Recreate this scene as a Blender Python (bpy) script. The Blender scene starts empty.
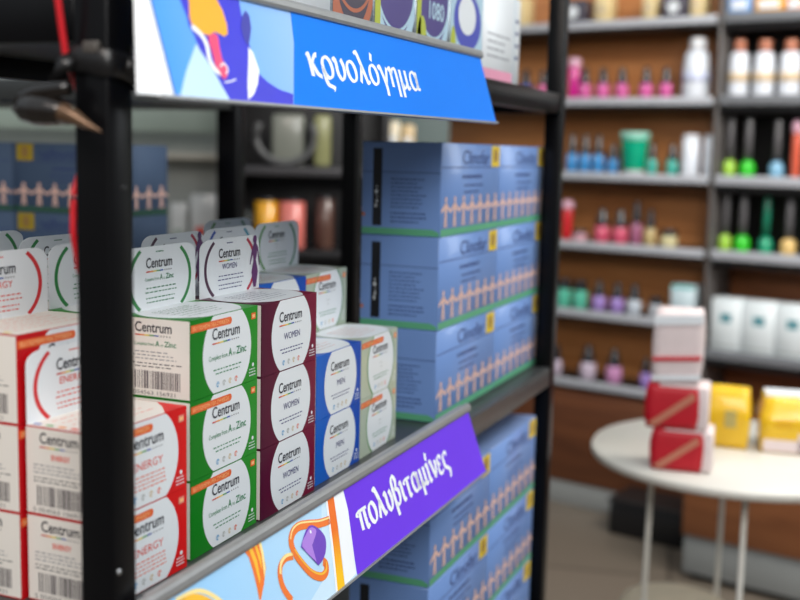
import bpy, bmesh, math, random
from math import sin, cos, pi, radians
from mathutils import Vector, Matrix
random.seed(7)
SC = bpy.context.scene
COL = SC.collection
G = 1.30                      # camera height above the floor (m)
TH = 0.3859                   # the camera's heading, measured from the shelf's long side

# ---------------------------------------------------------------- camera
PITCH, ROLL = 0.1305, 0.0229
Fv = Vector((cos(TH)*cos(PITCH), sin(TH)*cos(PITCH), -sin(PITCH)))
r0 = Vector((sin(TH), -cos(TH), 0)); u0 = r0.cross(Fv)
Rv = r0*cos(ROLL) + u0*sin(ROLL); Uv = -r0*sin(ROLL) + u0*cos(ROLL)
cd = bpy.data.cameras.new('camera'); cam = bpy.data.objects.new('camera', cd); COL.objects.link(cam)
M = Matrix.Identity(4)
for i in range(3):
    M[i][0] = Rv[i]; M[i][1] = Uv[i]; M[i][2] = -Fv[i]
M[2][3] = G
cam.matrix_world = M
cd.sensor_width = 36; cd.lens = 1130.34/800*36; cd.clip_start = .02
cd.dof.use_dof = True; cd.dof.focus_distance = 1.09; cd.dof.aperture_fstop = 3.8
SC.camera = cam

# ---------------------------------------------------------------- world, lights, exposure
w = bpy.data.worlds.new('world'); SC.world = w; w.use_nodes = True
nt = w.node_tree; nt.nodes.clear()
out = nt.nodes.new('ShaderNodeOutputWorld'); bg = nt.nodes.new('ShaderNodeBackground')
tc = nt.nodes.new('ShaderNodeTexCoord'); sp = nt.nodes.new('ShaderNodeSeparateXYZ'); rp = nt.nodes.new('ShaderNodeValToRGB')
nt.links.new(tc.outputs['Generated'], sp.inputs[0]); nt.links.new(sp.outputs['Z'], rp.inputs[0])
nt.links.new(rp.outputs[0], bg.inputs[0]); nt.links.new(bg.outputs[0], out.inputs[0])
e = rp.color_ramp.elements
e[0].position = 0.0; e[0].color = (.16, .155, .15, 1)
e[1].position = 0.35; e[1].color = (.60, .68, .74, 1)
k = e.new(0.03); k.color = (.26, .26, .26, 1)
bg.inputs[1].default_value = 0.85
def area(name, loc, target, sx, sy, power, col=(1, .97, .93)):
    l = bpy.data.lights.new(name, 'AREA'); l.shape = 'RECTANGLE'; l.size = sx; l.size_y = sy; l.energy = power; l.color = col
    o = bpy.data.objects.new(name, l); COL.objects.link(o); o.location = loc
    o.rotation_euler = (Vector(target) - Vector(loc)).to_track_quat('-Z', 'Y').to_euler()
    return o
area('ceiling_panel_light', (1.1, -0.75, G+1.45), (1.15, .4, G-.1), 1.2, .5, 15, (.98, .99, 1))
area('added_key_light', (-.45, -.55, G+.95), (1.3, .55, G-.15), 1.0, .8, 27, (1, .98, .95))  # key light added behind the camera to brighten box ends and fronts
area('added_fill_light', (4.3, -2.2, G+1.15), (.65, .47, G+.2), 1.0, 1.3, 22, (.9, .95, 1))  # unseen panel added for a post highlight, kept as frontal fill
area('ceiling_panel_light', (2.5, -0.45, G+1.1), (3.9, .2, G-.2), 1.4, .7, 50, (1, .96, .91))
area('ceiling_panel_light', (-0.5, 0.45, G+1.1), (.9, .6, G-.2), .7, .6, 13, (1, .87, .78))
area('ceiling_panel_light', (3.2, 2.9, G+1.5), (3.6, 2.3, 0), 1.2, 1.0, 7, (1, .98, .95))
SC.view_settings.view_transform = 'Standard'; SC.view_settings.look = 'None'
SC.view_settings.gamma = 1; SC.view_settings.use_curve_mapping = False
SC.view_settings.exposure = 0.0

# ---------------------------------------------------------------- materials
def lin(c):
    r = []
    for x in c[:3]:
        x /= 255.0
        r.append(x/12.92 if x <= .04045 else ((x+.055)/1.055)**2.4)
    return (*r, 1)
MATS = {}
def mat(name, rgb, rough=.5, metal=0, var=.06, scale=18, spec=.5, coat=0, trans=0, alpha=1):
    if name in MATS: return MATS[name]
    m = bpy.data.materials.new(name); m.use_nodes = True; n = m.node_tree; b = n.nodes['Principled BSDF']
    b.inputs['Roughness'].default_value = rough; b.inputs['Metallic'].default_value = metal
    b.inputs['Specular IOR Level'].default_value = spec; b.inputs['Coat Weight'].default_value = coat
    b.inputs['Transmission Weight'].default_value = trans; b.inputs['Alpha'].default_value = alpha
    c = lin(rgb)
    t = n.nodes.new('ShaderNodeTexCoord'); q = n.nodes.new('ShaderNodeTexNoise'); q.inputs['Scale'].default_value = scale
    r = n.nodes.new('ShaderNodeMixRGB'); r.blend_type = 'MIX'
    r.inputs[1].default_value = tuple(max(0, x*(1-var)) for x in c[:3]) + (1,)
    r.inputs[2].default_value = tuple(min(1, x*(1+var)) for x in c[:3]) + (1,)
    n.links.new(t.outputs['Object'], q.inputs['Vector']); n.links.new(q.outputs['Fac'], r.inputs[0]); n.links.new(r.outputs[0], b.inputs['Base Color'])
    MATS[name] = m; return m
def ramp_mat(name, c0, c1, axis, lo, hi, rough=.38, coat=.0):
    """two printed inks blending along one local axis"""
    if name in MATS: return MATS[name]
    m = bpy.data.materials.new(name); m.use_nodes = True; n = m.node_tree; b = n.nodes['Principled BSDF']
    b.inputs['Roughness'].default_value = rough; b.inputs['Coat Weight'].default_value = coat; b.inputs['Specular IOR Level'].default_value = .22
    t = n.nodes.new('ShaderNodeTexCoord'); s = n.nodes.new('ShaderNodeSeparateXYZ'); mr = n.nodes.new('ShaderNodeMapRange')
    mr.inputs['From Min'].default_value = lo; mr.inputs['From Max'].default_value = hi
    r = n.nodes.new('ShaderNodeMixRGB'); r.inputs[1].default_value = lin(c0); r.inputs[2].default_value = lin(c1)
    n.links.new(t.outputs['Object'], s.inputs[0]); n.links.new(s.outputs[axis], mr.inputs['Value'])
    n.links.new(mr.outputs[0], r.inputs[0]); n.links.new(r.outputs[0], b.inputs['Base Color'])
    MATS[name] = m; return m
def wood_mat(name, c0, c1, rough=.45):
    m = bpy.data.materials.new(name); m.use_nodes = True; n = m.node_tree; b = n.nodes['Principled BSDF']
    b.inputs['Roughness'].default_value = rough
    t = n.nodes.new('ShaderNodeTexCoord'); mp = n.nodes.new('ShaderNodeMapping'); mp.inputs['Scale'].default_value = (1.2, 1.2, 14)
    q = n.nodes.new('ShaderNodeTexNoise'); q.inputs['Scale'].default_value = 2.2; q.inputs['Detail'].default_value = 6; q.inputs['Distortion'].default_value = .8
    r = n.nodes.new('ShaderNodeValToRGB'); r.color_ramp.elements[0].position = .3; r.color_ramp.elements[1].position = .7
    r.color_ramp.elements[0].color = lin(c0); r.color_ramp.elements[1].color = lin(c1)
    n.links.new(t.outputs['Object'], mp.inputs[0]); n.links.new(mp.outputs[0], q.inputs['Vector']); n.links.new(q.outputs['Fac'], r.inputs[0]); n.links.new(r.outputs[0], b.inputs['Base Color'])
    MATS[name] = m; return m
black = mat('black_powder_coat', (9, 9, 11), .28, .0, .15, 40, .16, 0)
board = mat('dark_grey_board', (52, 54, 54), .38, 0, .2, 30)
rubber = mat('black_tape', (16, 15, 16), .35)
steel = mat('steel', (190, 192, 195), .25, 1)
alu = mat('brushed_rail', (150, 150, 150), .3, .35, .12, 60)
clear = mat('clear_acrylic', (235, 245, 250), .08, 0, 0, 5, .5, 0, .92)
white = mat('white_card', (226, 230, 233), .42, 0, .02, 10, .5, .15)
wside = mat('white_side_card', (222, 216, 208), .5, 0, .03, 10)
ink = mat('dark_ink', (28, 30, 44), .45)
inkg = mat('grey_ink', (120, 122, 130), .5)
navy = mat('navy_ink', (40, 38, 110), .45)
gtx = mat('green_ink', (46, 128, 84), .5)
rtx = mat('red_ink', (222, 70, 50), .5)
rtx2 = mat('pale_red_ink', (224, 130, 112), .5)
orange = mat('orange_banner', (226, 96, 38), .4)
orlet = mat('banner_letter_ink', (250, 190, 130), .5)
barc = mat('barcode_ink', (98, 92, 94), .5)
bl_ic = mat('icon_blue', (110, 165, 205), .5); gy_ic = mat('icon_grey', (175, 178, 176), .5); tn_ic = mat('icon_tan', (205, 185, 150), .5)
RB = [mat('underline_red', (200, 60, 50), .5), mat('underline_orange', (230, 140, 50), .5), mat('underline_yellow', (225, 200, 70), .5), mat('underline_green', (90, 160, 90), .5), mat('underline_blue', (60, 90, 170), .5)]
silh = mat('purple_silhouette', (92, 34, 100), .45)

# ---------------------------------------------------------------- mesh builder
class MB:
    def __init__(s): s.v = []; s.f = []; s.m = []; s.mats = []; s.sm = []
    def mi(s, m):
        if m not in s.mats: s.mats.append(m)
        return s.mats.index(m)
    def add(s, vs, fs, m, smooth=False):
        b = len(s.v); s.v += [tuple(p) for p in vs]; i = s.mi(m)
        for f in fs: s.f.append(tuple(b+k for k in f)); s.m.append(i); s.sm.append(smooth)
    def box(s, x0, y0, z0, x1, y1, z1, m):
        v = [(x0,y0,z0),(x1,y0,z0),(x1,y1,z0),(x0,y1,z0),(x0,y0,z1),(x1,y0,z1),(x1,y1,z1),(x0,y1,z1)]
        s.add(v, [(0,3,2,1),(4,5,6,7),(0,1,5,4),(1,2,6,5),(2,3,7,6),(3,0,4,7)], m)
    def bbox(s, x0, y0, z0, x1, y1, z1, m, b=.002, seg=2):
        bm = bmesh.new(); bmesh.ops.create_cube(bm, size=1)
        for v in bm.verts: v.co = Vector(((x0+x1)/2+v.co.x*(x1-x0), (y0+y1)/2+v.co.y*(y1-y0), (z0+z1)/2+v.co.z*(z1-z0)))
        bmesh.ops.bevel(bm, geom=bm.edges[:], offset=b, segments=seg, affect='EDGES', profile=.5)
        s.bm(bm, m, True)
    def bm(s, bm, m, smooth=False):
        bm.verts.index_update(); s.add([v.co[:] for v in bm.verts], [[v.index for v in f.verts] for f in bm.faces], m, smooth); bm.free()
    def poly(s, F, pts, m, layer=1):
        o, u, v, n = F; d = n*(layer*.00014)
        s.add([o+u*a+v*b+d for a, b in pts], [tuple(range(len(pts)))], m)
    def rect(s, F, a0, b0, a1, b1, m, layer=1): s.poly(F, [(a0,b0),(a1,b0),(a1,b1),(a0,b1)], m, layer)
    def lathe(s, prof, m, seg=20, c=(0,0), smooth=True):
        vs = []; fs = []
        for r, z in prof:
            for i in range(seg): a = 2*pi*i/seg; vs.append((c[0]+r*cos(a), c[1]+r*sin(a), z))
        for j in range(len(prof)-1):
            for i in range(seg): fs.append((j*seg+i, j*seg+(i+1)%seg, (j+1)*seg+(i+1)%seg, (j+1)*seg+i))
        fs.append(tuple(reversed(range(seg)))); fs.append(tuple((len(prof)-1)*seg+i for i in range(seg)))
        s.add(vs, fs, m, smooth)
    def tube(s, pts, rad, m, seg=10):
        pts = [Vector(p) for p in pts]; vs = []; fs = []
        for j, p in enumerate(pts):
            t = (pts[min(j+1, len(pts)-1)]-pts[max(j-1, 0)]).normalized()
            a = t.cross(Vector((0,0,1)));
            if a.length < .1: a = t.cross(Vector((1,0,0)))
            a.normalize(); b = t.cross(a); r = rad[j] if isinstance(rad, (list, tuple)) else rad
            for i in range(seg): q = 2*pi*i/seg; vs.append(p+a*r*cos(q)+b*r*sin(q))
        for j in range(len(pts)-1):
            for i in range(seg): fs.append((j*seg+i, j*seg+(i+1)%seg, (j+1)*seg+(i+1)%seg, (j+1)*seg+i))
        fs.append(tuple(reversed(range(seg)))); fs.append(tuple((len(pts)-1)*seg+i for i in range(seg)))
        s.add(vs, fs, m, True)
    def mesh(s, name):
        me = bpy.data.meshes.new(name); me.from_pydata(s.v, [], s.f)
        for m in s.mats: me.materials.append(m)
        me.polygons.foreach_set('material_index', s.m); me.polygons.foreach_set('use_smooth', s.sm); me.update(); return me
    def build(s, name, parent=None, loc=None, rz=0):
        o = bpy.data.objects.new(name, s.mesh(name)); COL.objects.link(o)
        if parent: o.parent = parent
        if loc: o.location = loc
        if rz: o.rotation_euler = (0, 0, rz)
        return o
def tag(o, label=None, cat=None, group=None, kind=None):
    if label: o['label'] = label
    if cat: o['category'] = cat
    if group: o['group'] = group
    if kind: o['kind'] = kind
    return o
def empty(name, loc, rz=0):
    o = bpy.data.objects.new(name, None); COL.objects.link(o); o.location = loc; o.rotation_euler = (0,0,rz); o.empty_display_size = .02; return o
def copy_tree(o, parent=None):
    c = o.copy(); COL.objects.link(c)
    if parent: c.parent = parent
    for ch in list(o.children): copy_tree(ch, c)
    return c
def frame(o, u, v):
    o, u, v = Vector(o), Vector(u).normalized(), Vector(v).normalized(); return (o, u, v, u.cross(v))

# ---------------------------------------------------------------- lettering
GL = {}
def glyphs(s, bold=0.0):
    if (s, bold) in GL: return GL[(s, bold)]
    c = bpy.data.curves.new('lettering', 'FONT'); c.body = s; c.resolution_u = 3; c.offset = bold
    o = bpy.data.objects.new('lettering', c); COL.objects.link(o)
    dg = bpy.context.evaluated_depsgraph_get(); dg.update()
    me = bpy.data.meshes.new_from_object(o.evaluated_get(dg))
    vs = [(v.co.x, v.co.y) for v in me.vertices]; fs = [tuple(p.vertices) for p in me.polygons]
    bpy.data.objects.remove(o); bpy.data.curves.remove(c); bpy.data.meshes.remove(me)
    x0 = min(v[0] for v in vs); x1 = max(v[0] for v in vs); vs = [(x-x0, y) for x, y in vs]
    GL[(s, bold)] = (vs, fs, x1-x0); return GL[(s, bold)]
def text(mb, F, s, a, b, cap, width, m, layer=2, bold=0.0):
    vs, fs, w_ = glyphs(s, bold); o, u, v, n = F; kx = width/w_ if width else cap/.7; ky = cap/.7
    mb.add([o+u*(a+x*kx)+v*(b+y*ky)+n*(layer*.00014) for x, y in vs], fs, m)
def lines(mb, F, a, b, width, n, pitch, m, hgt=.0008, layer=2, seed=1, center=False):
    """rows of small print too small to read: dashes of word length"""
    R = random.Random(seed)
    for i in range(n):
        L = width*R.uniform(.72, 1); x = a + ((width-L)/2 if center else 0); end = x+L; y = b-i*pitch
        while x < end-.001:
            wd = min(R.uniform(.0020, .0055)*width/.05, end-x); mb.rect(F, x, y, x+wd, y+hgt, m, layer); x += wd+.0015*width/.05
def smooth_pts(pts, n=7):
    P = [pts[0]]+list(pts)+[pts[-1]]; r = []
    for i in range(1, len(P)-2):
        p0, p1, p2, p3 = P[i-1:i+3]
        for k in range(n):
            t = k/n
            r.append(tuple(.5*((2*p1[j])+(-p0[j]+p2[j])*t+(2*p0[j]-5*p1[j]+4*p2[j]-p3[j])*t*t+(-p0[j]+3*p1[j]-3*p2[j]+p3[j])*t**3) for j in (0, 1)))
    r.append(pts[-1]); return r
def pen(mb, F, pts, o, sc, thick, thin, m, layer=3, curve=True, sx=1):
    """a broad-nib stroke: heavy downstrokes and light cross strokes, like a serif italic"""
    P = smooth_pts(pts) if curve else pts
    P = [(o[0]+x*sc*sx, o[1]+y*sc) for x, y in P]; L = []; Rr = []
    for i, p in enumerate(P):
        a = P[max(i-1, 0)]; b = P[min(i+1, len(P)-1)]; dx, dy = b[0]-a[0], b[1]-a[1]; l = math.hypot(dx, dy) or 1; dx /= l; dy /= l
        w_ = (thin+(thick-thin)*abs(dy*.96-dx*.28)**1.3)*sc/2
        L.append((p[0]-dy*w_, p[1]+dx*w_)); Rr.append((p[0]+dy*w_, p[1]-dx*w_))
    for i in range(len(P)-1): mb.poly(F, [Rr[i], Rr[i+1], L[i+1], L[i]], m, layer)
def ell(cx, cy, rx, ry, a0=0, a1=360, n=14): return [(cx+rx*cos(radians(a0+(a1-a0)*i/n)), cy+ry*sin(radians(a0+(a1-a0)*i/n))) for i in range(n+1)]
LET = {
 'κ': (.74, [[(.02,.9),(.12,1),(.17,.8),(.17,0)], [(.66,.98),(.55,1.0),(.2,.5)], [(.28,.58),(.5,.15),(.74,.02)]]),
 'ρ': (.78, [ell(.4,.5,.3,.48,180,-180), [(.1,.5),(.12,0),(.22,-.3),(.5,-.42),(.58,-.52)]]),
 'υ': (.74, [[(0,.85),(.1,1),(.18,.8),(.18,.3),(.38,.02),(.6,.25),(.66,.65),(.55,1)]]),
 'ο': (.72, [ell(.36,.5,.29,.48,90,450)]),
 'ό': (.72, [ell(.36,.5,.29,.48,90,450), [(.36,1.2),(.48,1.6)]]),
 'λ': (.76, [[(.0,1.4),(.12,1.52),(.24,1.35),(.55,.2),(.64,.02),(.78,.12)], [(.38,.88),(.08,0)]]),
 'γ': (.72, [[(0,.85),(.1,1),(.2,.85),(.4,.1),(.4,-.5)], [(.7,.98),(.42,.1)]]),
 'η': (.76, [[(0,.85),(.1,1),(.17,.85),(.17,0)], [(.18,.65),(.42,.99),(.62,.8),(.62,-.48)]]),
 'μ': (.82, [[(.15,1),(.15,-.48)], [(.15,.3),(.32,.02),(.56,.25)], [(.6,1),(.6,.2),(.68,.0),(.82,.12)]]),
 'α': (.84, [ell(.36,.5,.28,.48,60,420), [(.68,1),(.62,.5),(.66,.1),(.84,.08)]]),
 'π': (.9, [[(-.02,.72),(.1,.93),(.9,.95)], [(.26,.92),(.18,.02)], [(.64,.92),(.62,.2),(.7,.0),(.84,.1)]]),
 'β': (.76, [[(.14,-.5),(.14,1.0),(.24,1.4),(.42,1.5),(.56,1.25),(.44,.92),(.3,.84)], [(.32,.86),(.6,.72),(.64,.35),(.44,.02),(.16,.12)]]),
 'ι': (.42, [[(0,.85),(.1,1),(.16,.8),(.16,.2),(.24,0),(.38,.1)]]),
 'ί': (.42, [[(0,.85),(.1,1),(.16,.8),(.16,.2),(.24,0),(.38,.1)], [(.2,1.2),(.32,1.6)]]),
 'τ': (.68, [[(-.02,.72),(.08,.93),(.66,.95)], [(.32,.92),(.31,.2),(.38,0),(.52,.1)]]),
 'ν': (.72, [[(0,.88),(.1,1),(.34,.02)], [(.34,.02),(.58,.5),(.62,.95)]]),
 'ε': (.64, [[(.58,.82),(.4,1),(.16,.88),(.16,.62),(.4,.53)], [(.4,.53),(.12,.42),(.1,.12),(.34,0),(.6,.16)]]),
 'ς': (.66, [[(.62,.82),(.4,1),(.12,.75),(.14,.25),(.42,.05),(.58,-.12),(.5,-.4),(.36,-.46)]]),
}
def script_word(mb, F, word, a, b, xh, width, m, layer=3):
    tot = sum(LET[c][0]+.08 for c in word)-.08; sx = width/(tot*xh); x = a
    for c in word:
        adv, strokes = LET[c]
        for st in strokes: pen(mb, F, st, (x, b), xh, .33, .12, m, layer, True, sx)
        x += (adv+.08)*xh*sx

# ---------------------------------------------------------------- the vitamin cartons
W, D, H, RC = .1143, .0692, .0698, .0425
KIND = {
 'green': dict(base=ramp_mat('carton_green', (12, 116, 22), (40, 138, 40), 'X', 0, W), edge=(46, 140, 58), sub='AZ', tx=gtx, arc=((38, 128, 62), (38, 128, 62)), banner=True, col=(38,128,62)),
 'maroon': dict(base=ramp_mat('carton_maroon', (74, 8, 42), (116, 12, 50), 'X', 0, W), sub='WOMEN', tx=navy, arc=((70, 26, 60), (178, 36, 66)), banner=False, col=(110,20,60)),
 'blue': dict(base=ramp_mat('carton_blue', (20, 94, 190), (14, 70, 168), 'X', 0, W), sub='MEN', tx=navy, arc=((36, 74, 170), (60, 150, 175)), banner=False, col=(30,80,180)),
 'silver': dict(base=mat('carton_silver', (176, 188, 168), .35, .0, .05, 12, .5, .3), sub='SIL', tx=gtx, arc=((92, 150, 80), (74, 132, 96)), banner=True, col=(92,150,80)),
 'red': dict(base=ramp_mat('carton_red', (186, 12, 22), (212, 26, 26), 'X', 0, W), sub='ENERGY', tx=rtx, arc=((206, 34, 40), (206, 34, 40)), banner=True, col=(206,34,40)),
}
def clipc(cx, cy, rx, ry, x0, y0, x1, y1, n=60):
    return [(min(max(cx+rx*cos(2*pi*i/n), x0), x1), min(max(cy+ry*sin(2*pi*i/n), y0), y1)) for i in range(n)]
def arc_band(mb, F, cx, cy, r, w_, a0, a1, m, layer, rx=1, n=18):
    for i in range(n):
        p = [radians(a0+(a1-a0)*(i+k)/n) for k in (0, 1)]
        mb.poly(F, [(cx+rx*r*cos(p[0]), cy+r*sin(p[0])), (cx+rx*(r+w_)*cos(p[0]), cy+(r+w_)*sin(p[0])), (cx+rx*(r+w_)*cos(p[1]), cy+(r+w_)*sin(p[1])), (cx+rx*r*cos(p[1]), cy+r*sin(p[1]))], m, layer)
def logo(mb, F, a, b, width, cap, m=None):
    text(mb, F, 'Centrum', a, b, cap, width, m or ink, 3, .012)
    seg = width*.13
    for i, c in enumerate(RB): mb.rect(F, a+i*seg, b-cap*.42, a+(i+1)*seg+.00005, b-cap*.42+cap*.13, c, 3)
    for i in range(4): x = a+width*(.70+.08*i); mb.rect(F, x, b-cap*.42, x+cap*.12, b-cap*.42+cap*.12, ink, 3)
def subtitle(mb, F, kd, cx, b, sc):
    s = KIND[kd]['sub']
    if s == 'AZ':
        text(mb, F, 'Complete from', cx-.032*sc, b, .0042*sc, .0310*sc, gtx, 3)
        text(mb, F, 'A', cx+.001*sc, b, .0070*sc, .0060*sc, gtx, 3, .02); text(mb, F, 'to', cx+.0085*sc, b, .0036*sc, .0045*sc, gtx, 3)
        text(mb, F, 'Zinc', cx+.0145*sc, b, .0070*sc, .0180*sc, gtx, 3, .015)
    elif s == 'SIL':
        lines(mb, F, cx-.006*sc, b+.004*sc, .012*sc, 1, .003, gy_ic, .0010, 3, 3, True); lines(mb, F, cx-.003*sc, b-.001*sc, .006*sc, 1, .003, gy_ic, .0014, 3, 4, True)
    else:
        text(mb, F, s, cx-len(s)*.0033*sc, b, .0066*sc, len(s)*.0066*sc, KIND[kd]['tx'], 3, 0)
def carton_mesh(kd):
    K = KIND[kd]; mb = MB(); base = K['base']; e = .0009
    mb.box(0, 0, 0, W, D, H, base)
    # ---- front
    F = frame((0,0,0), (1,0,0), (0,0,1)); cx = W*.53
    mb.poly(F, clipc(cx, H*.5, RC*.98, RC, 0, .0004, W, H-.0004), white, 1)
    if kd == 'silver':
        for sg, (a0, a1) in enumerate(((126, 234), (-54, 54))): arc_band(mb, F, cx, H/2, RC*.97, .0022, a0, a1, mat('silver_arc_%d' % sg, K['arc'][sg], .4), 2)
    if K['banner']:
        pts = [(0, H-.0110), (.064, H-.0110)] + [(.064+.0033*sin(radians(t)), H-.0077-.0033*cos(radians(t))) for t in range(20, 180, 20)] + [(.064, H-.0044), (0, H-.0044)]
        mb.poly(F, pts, orange, 2)
        text(mb, F, 'ΒΕΛΤΙΩΜΕΝΗ ΝΕΑ ΣΥΝΘΕΣΗ', .003, H-.0094, .0034, .059, orlet, 3, .01)
        mb.rect(F, W-.012, H-.012, W-.004, H-.006, orange if kd != 'red' else rtx2, 2); mb.rect(F, W-.0105, H-.0105, W-.0055, H-.0075, orlet, 3)
    logo(mb, F, cx-.0265, H*.69, .047, .0100)
    subtitle(mb, F, kd, cx, H*.43, 1)
    tx = K['tx'] if kd != 'red' else rtx2
    if kd == 'red': lines(mb, F, cx-.025, H*.34, .050, 4, .0034, tx, .0013, 2, 5, True)
    else: lines(mb, F, cx-.026, H*.29, .052, 2, .0036, tx, .0011, 2, 6, True)
    for i, m_ in enumerate((bl_ic, gy_ic, tn_ic, rtx2 if kd != 'blue' else tn_ic)):
        x = cx-.019+i*.0105; arc_band(mb, F, x+.002, H*.105, .0018, .0009, 0, 300, m_, 2, 1, 8); mb.rect(F, x+.0014, H*.08, x+.0026, H*.14, m_, 2)
    mb.poly(F, clipc(W-.0085, H*.215, .0019, .0019, 0, 0, W, H, 12), white, 2)
    lines(mb, F, W-.0165, H*.15, .0145, 3, .0028, white, .0011, 2, 8, True)
    # ---- top
    T = frame((0,0,H), (1,0,0), (0,1,0))
    if kd == 'red':
        mb.rect(T, .0008, .0006, W-.0008, D-.0006, wside, 1); mb.poly(T, [(W-.03,.0003),(W-.0003,.0003),(W-.0003,.03),(W-.012,.016)], base, 2)
        for i, m_ in enumerate((RB[4], RB[3], RB[1], rtx, RB[2])): mb.rect(T, .004, D-.010-i*.012, .008, D-.003-i*.012, m_, 3)
        lines(mb, T, .016, D-.012, .085, 5, .010, rtx2, .0012, 2, 11)
    else:
        mb.poly(T, clipc(W*.5, D*.55, W*.49, D*.62, .0006, .0006, W-.0006, D-.0006), white, 1)
        lines(mb, T, .022, D-.016, .07, 6, .0075, rtx2 if kd in ('silver', 'blue') else K['tx'], .0010, 2, 12)
        lines(mb, T, .020, D-.020, .07, 5, .0085, gy_ic, .0012, 2, 13)
    # ---- left end, facing the near post
    S = frame((0,D,0), (0,-1,0), (0,0,1))
    mb.rect(S, 0, e*1.2, D-e, H-e, wside, 1)
    logo(mb, S, D*.5-.021, H*.82, .037, .0085, ink)
    if K['sub'] == 'AZ':
        subtitle(mb, S, kd, D*.5-.001, H*.65, .66)
    else: text(mb, S, K['sub'] if K['sub'] != 'SIL' else '', 0, 0, .001, .001, ink) if False else text(mb, S, {'ENERGY':'ENERGY','WOMEN':'WOMEN','MEN':'MEN'}.get(K['sub'], '50+'), D*.5-.010, H*.645, .0042, .018, K['tx'], 3, .015)
    lines(mb, S, .007, H*.565, .052, 3, .0030, inkg, .0008, 2, 21); lines(mb, S, .007, H*.42, .054, 2, .0028, ink, .0008, 2, 22)
    R = random.Random(5); x = .010
    while x < D-.011:
        b_ = R.choice((.0006, .0009, .0014, .002)); mb.rect(S, x, H*.11, x+b_, H*.335, barc, 2); x += b_+R.choice((.0006, .0010, .0014))
    text(mb, S, '5 054563 156921', .006, H*.035, .0034, .048, barc, 2)
    # ---- right end and back: plain card with a band of the carton's colour
    S = frame((W,0,0), (0,1,0), (0,0,1)); mb.rect(S, e, e, D-e, H-e, wside, 1); lines(mb, S, .008, H*.7, .05, 8, .005, inkg, .0009, 2, 31)
    B_ = frame((W,D,0), (-1,0,0), (0,0,1)); mb.poly(B_, clipc(W/2, H/2, RC, RC, 0, .0004, W, H-.0004), white, 1); logo(mb, B_, W/2-.0225, H*.66, .045, .0095)
    return mb.mesh('carton')
def flap_mesh(kd):
    """the carton's display lid, standing upright along its back edge: rounded shoulders"""
    K = KIND[kd]; mb = MB(); h = .0565; t = .0007; y = D-.0014; r = .017
    out_ = [(0, 0), (W, 0)] + [(W-r+r*cos(radians(a)), h-r*.62+r*.62*sin(radians(a))) for a in range(0, 91, 10)] + [(r+r*cos(radians(a)), h-r*.62+r*.62*sin(radians(a))) for a in range(90, 181, 10)]
    n = len(out_); vs = [(a, y, H+b) for a, b in out_]+[(a, y+t, H+b) for a, b in out_]
    mb.add(vs, [tuple(range(n)), tuple(reversed(range(n, 2*n)))]+[(i, i+n, (i+1)%n+n, (i+1)%n) for i in range(n)], white)
    F = frame((0,y,H), (1,0,0), (0,0,1)); cx = W*.5; cy = h*.47; R_ = .0350
    def yb(a): return cy+R_*sin(radians(a))
    for sg, s in ((0, -1), (1, 1)):
        m_ = mat('flap_arc_%s_%d' % (kd, sg), K['arc'][sg], .4); a_lo = -math.degrees(math.asin(min(1, (cy-.001)/R_))); a_hi = math.degrees(math.asin(min(1, (h-.0015-cy)/(R_+.003))))
        a0, a1 = (a_lo, a_hi) if s > 0 else (180-a_hi, 180-a_lo)
        arc_band(mb, F, cx, cy, R_*.97, .0033, a0, a1, m_, 1, 1.34, 24)
    logo(mb, F, cx-.0235, h*.66, .041, .0092)
    subtitle(mb, F, kd, cx-.003, h*.455, .70 if kd == 'green' else .85)
    lines(mb, F, cx-.028, h*.33, .056, 2, .0038, K['tx'], .0010, 2, 41, True); lines(mb, F, cx-.026, h*.17, .050, 2, .0038, K['tx'], .0010, 2, 42, True)
    lines(mb, F, cx-.008, h*.90, .016, 1, .003, K['tx'], .0011, 2, 43)
    if kd == 'maroon':                                   # the printed dancing figure
        q = W*.90; pts = [(q-.001,.002),(q+.004,.002),(q+.0085,.018),(q+.004,.030),(q+.007,.040),(q+.0105,.024),(q+.012,.024),(q+.0085,.043),(q+.0045,.048),(q-.0005,.048),(q-.0048,.040),(q-.009,.026),(q-.0075,.026),(q-.002,.037),(q-.001,.030),(q-.005,.018)]
        mb.poly(F, pts, silh, 3); mb.poly(F, clipc(q+.002, .0515, .0038, .0045, 0, 0, W*1.2, h, 14), silh, 3)
    return mb.mesh('lid_flap')
CM = {k_: carton_mesh(k_) for k_ in KIND}; FM = {k_: flap_mesh(k_) for k_ in KIND}
S_MID = G-.3558
COLN = {'green': 'green and white', 'maroon': 'maroon and white', 'blue': 'blue and white', 'silver': 'silver-green and white', 'red': 'red and white'}
def stack(kd, x, y, yaw, n, row, labels, flap=True, jit=0):
    for i in range(n):
        z = S_MID+.0003+i*.0702; j = (i % 2)*jit
        lab = labels[i] if labels and i < len(labels) else '%s vitamin carton hidden in the rear stock' % COLN[kd]
        grp = '%s vitamin cartons' % COLN[kd]
        if flap and i == n-1:
            r_ = empty('vitamin_carton', (x+j, y, z), yaw)
            a = bpy.data.objects.new('carton_body', CM[kd]); COL.objects.link(a); a.parent = r_
            b = bpy.data.objects.new('lid_flap', FM[kd]); COL.objects.link(b); b.parent = r_; b['label'] = 'white upright display flap'
        else:
            r_ = bpy.data.objects.new('vitamin_carton', CM[kd]); COL.objects.link(r_); r_.location = (x+j, y, z); r_.rotation_euler = (0,0,yaw)
        tag(r_, lab, 'carton', grp)

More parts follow.
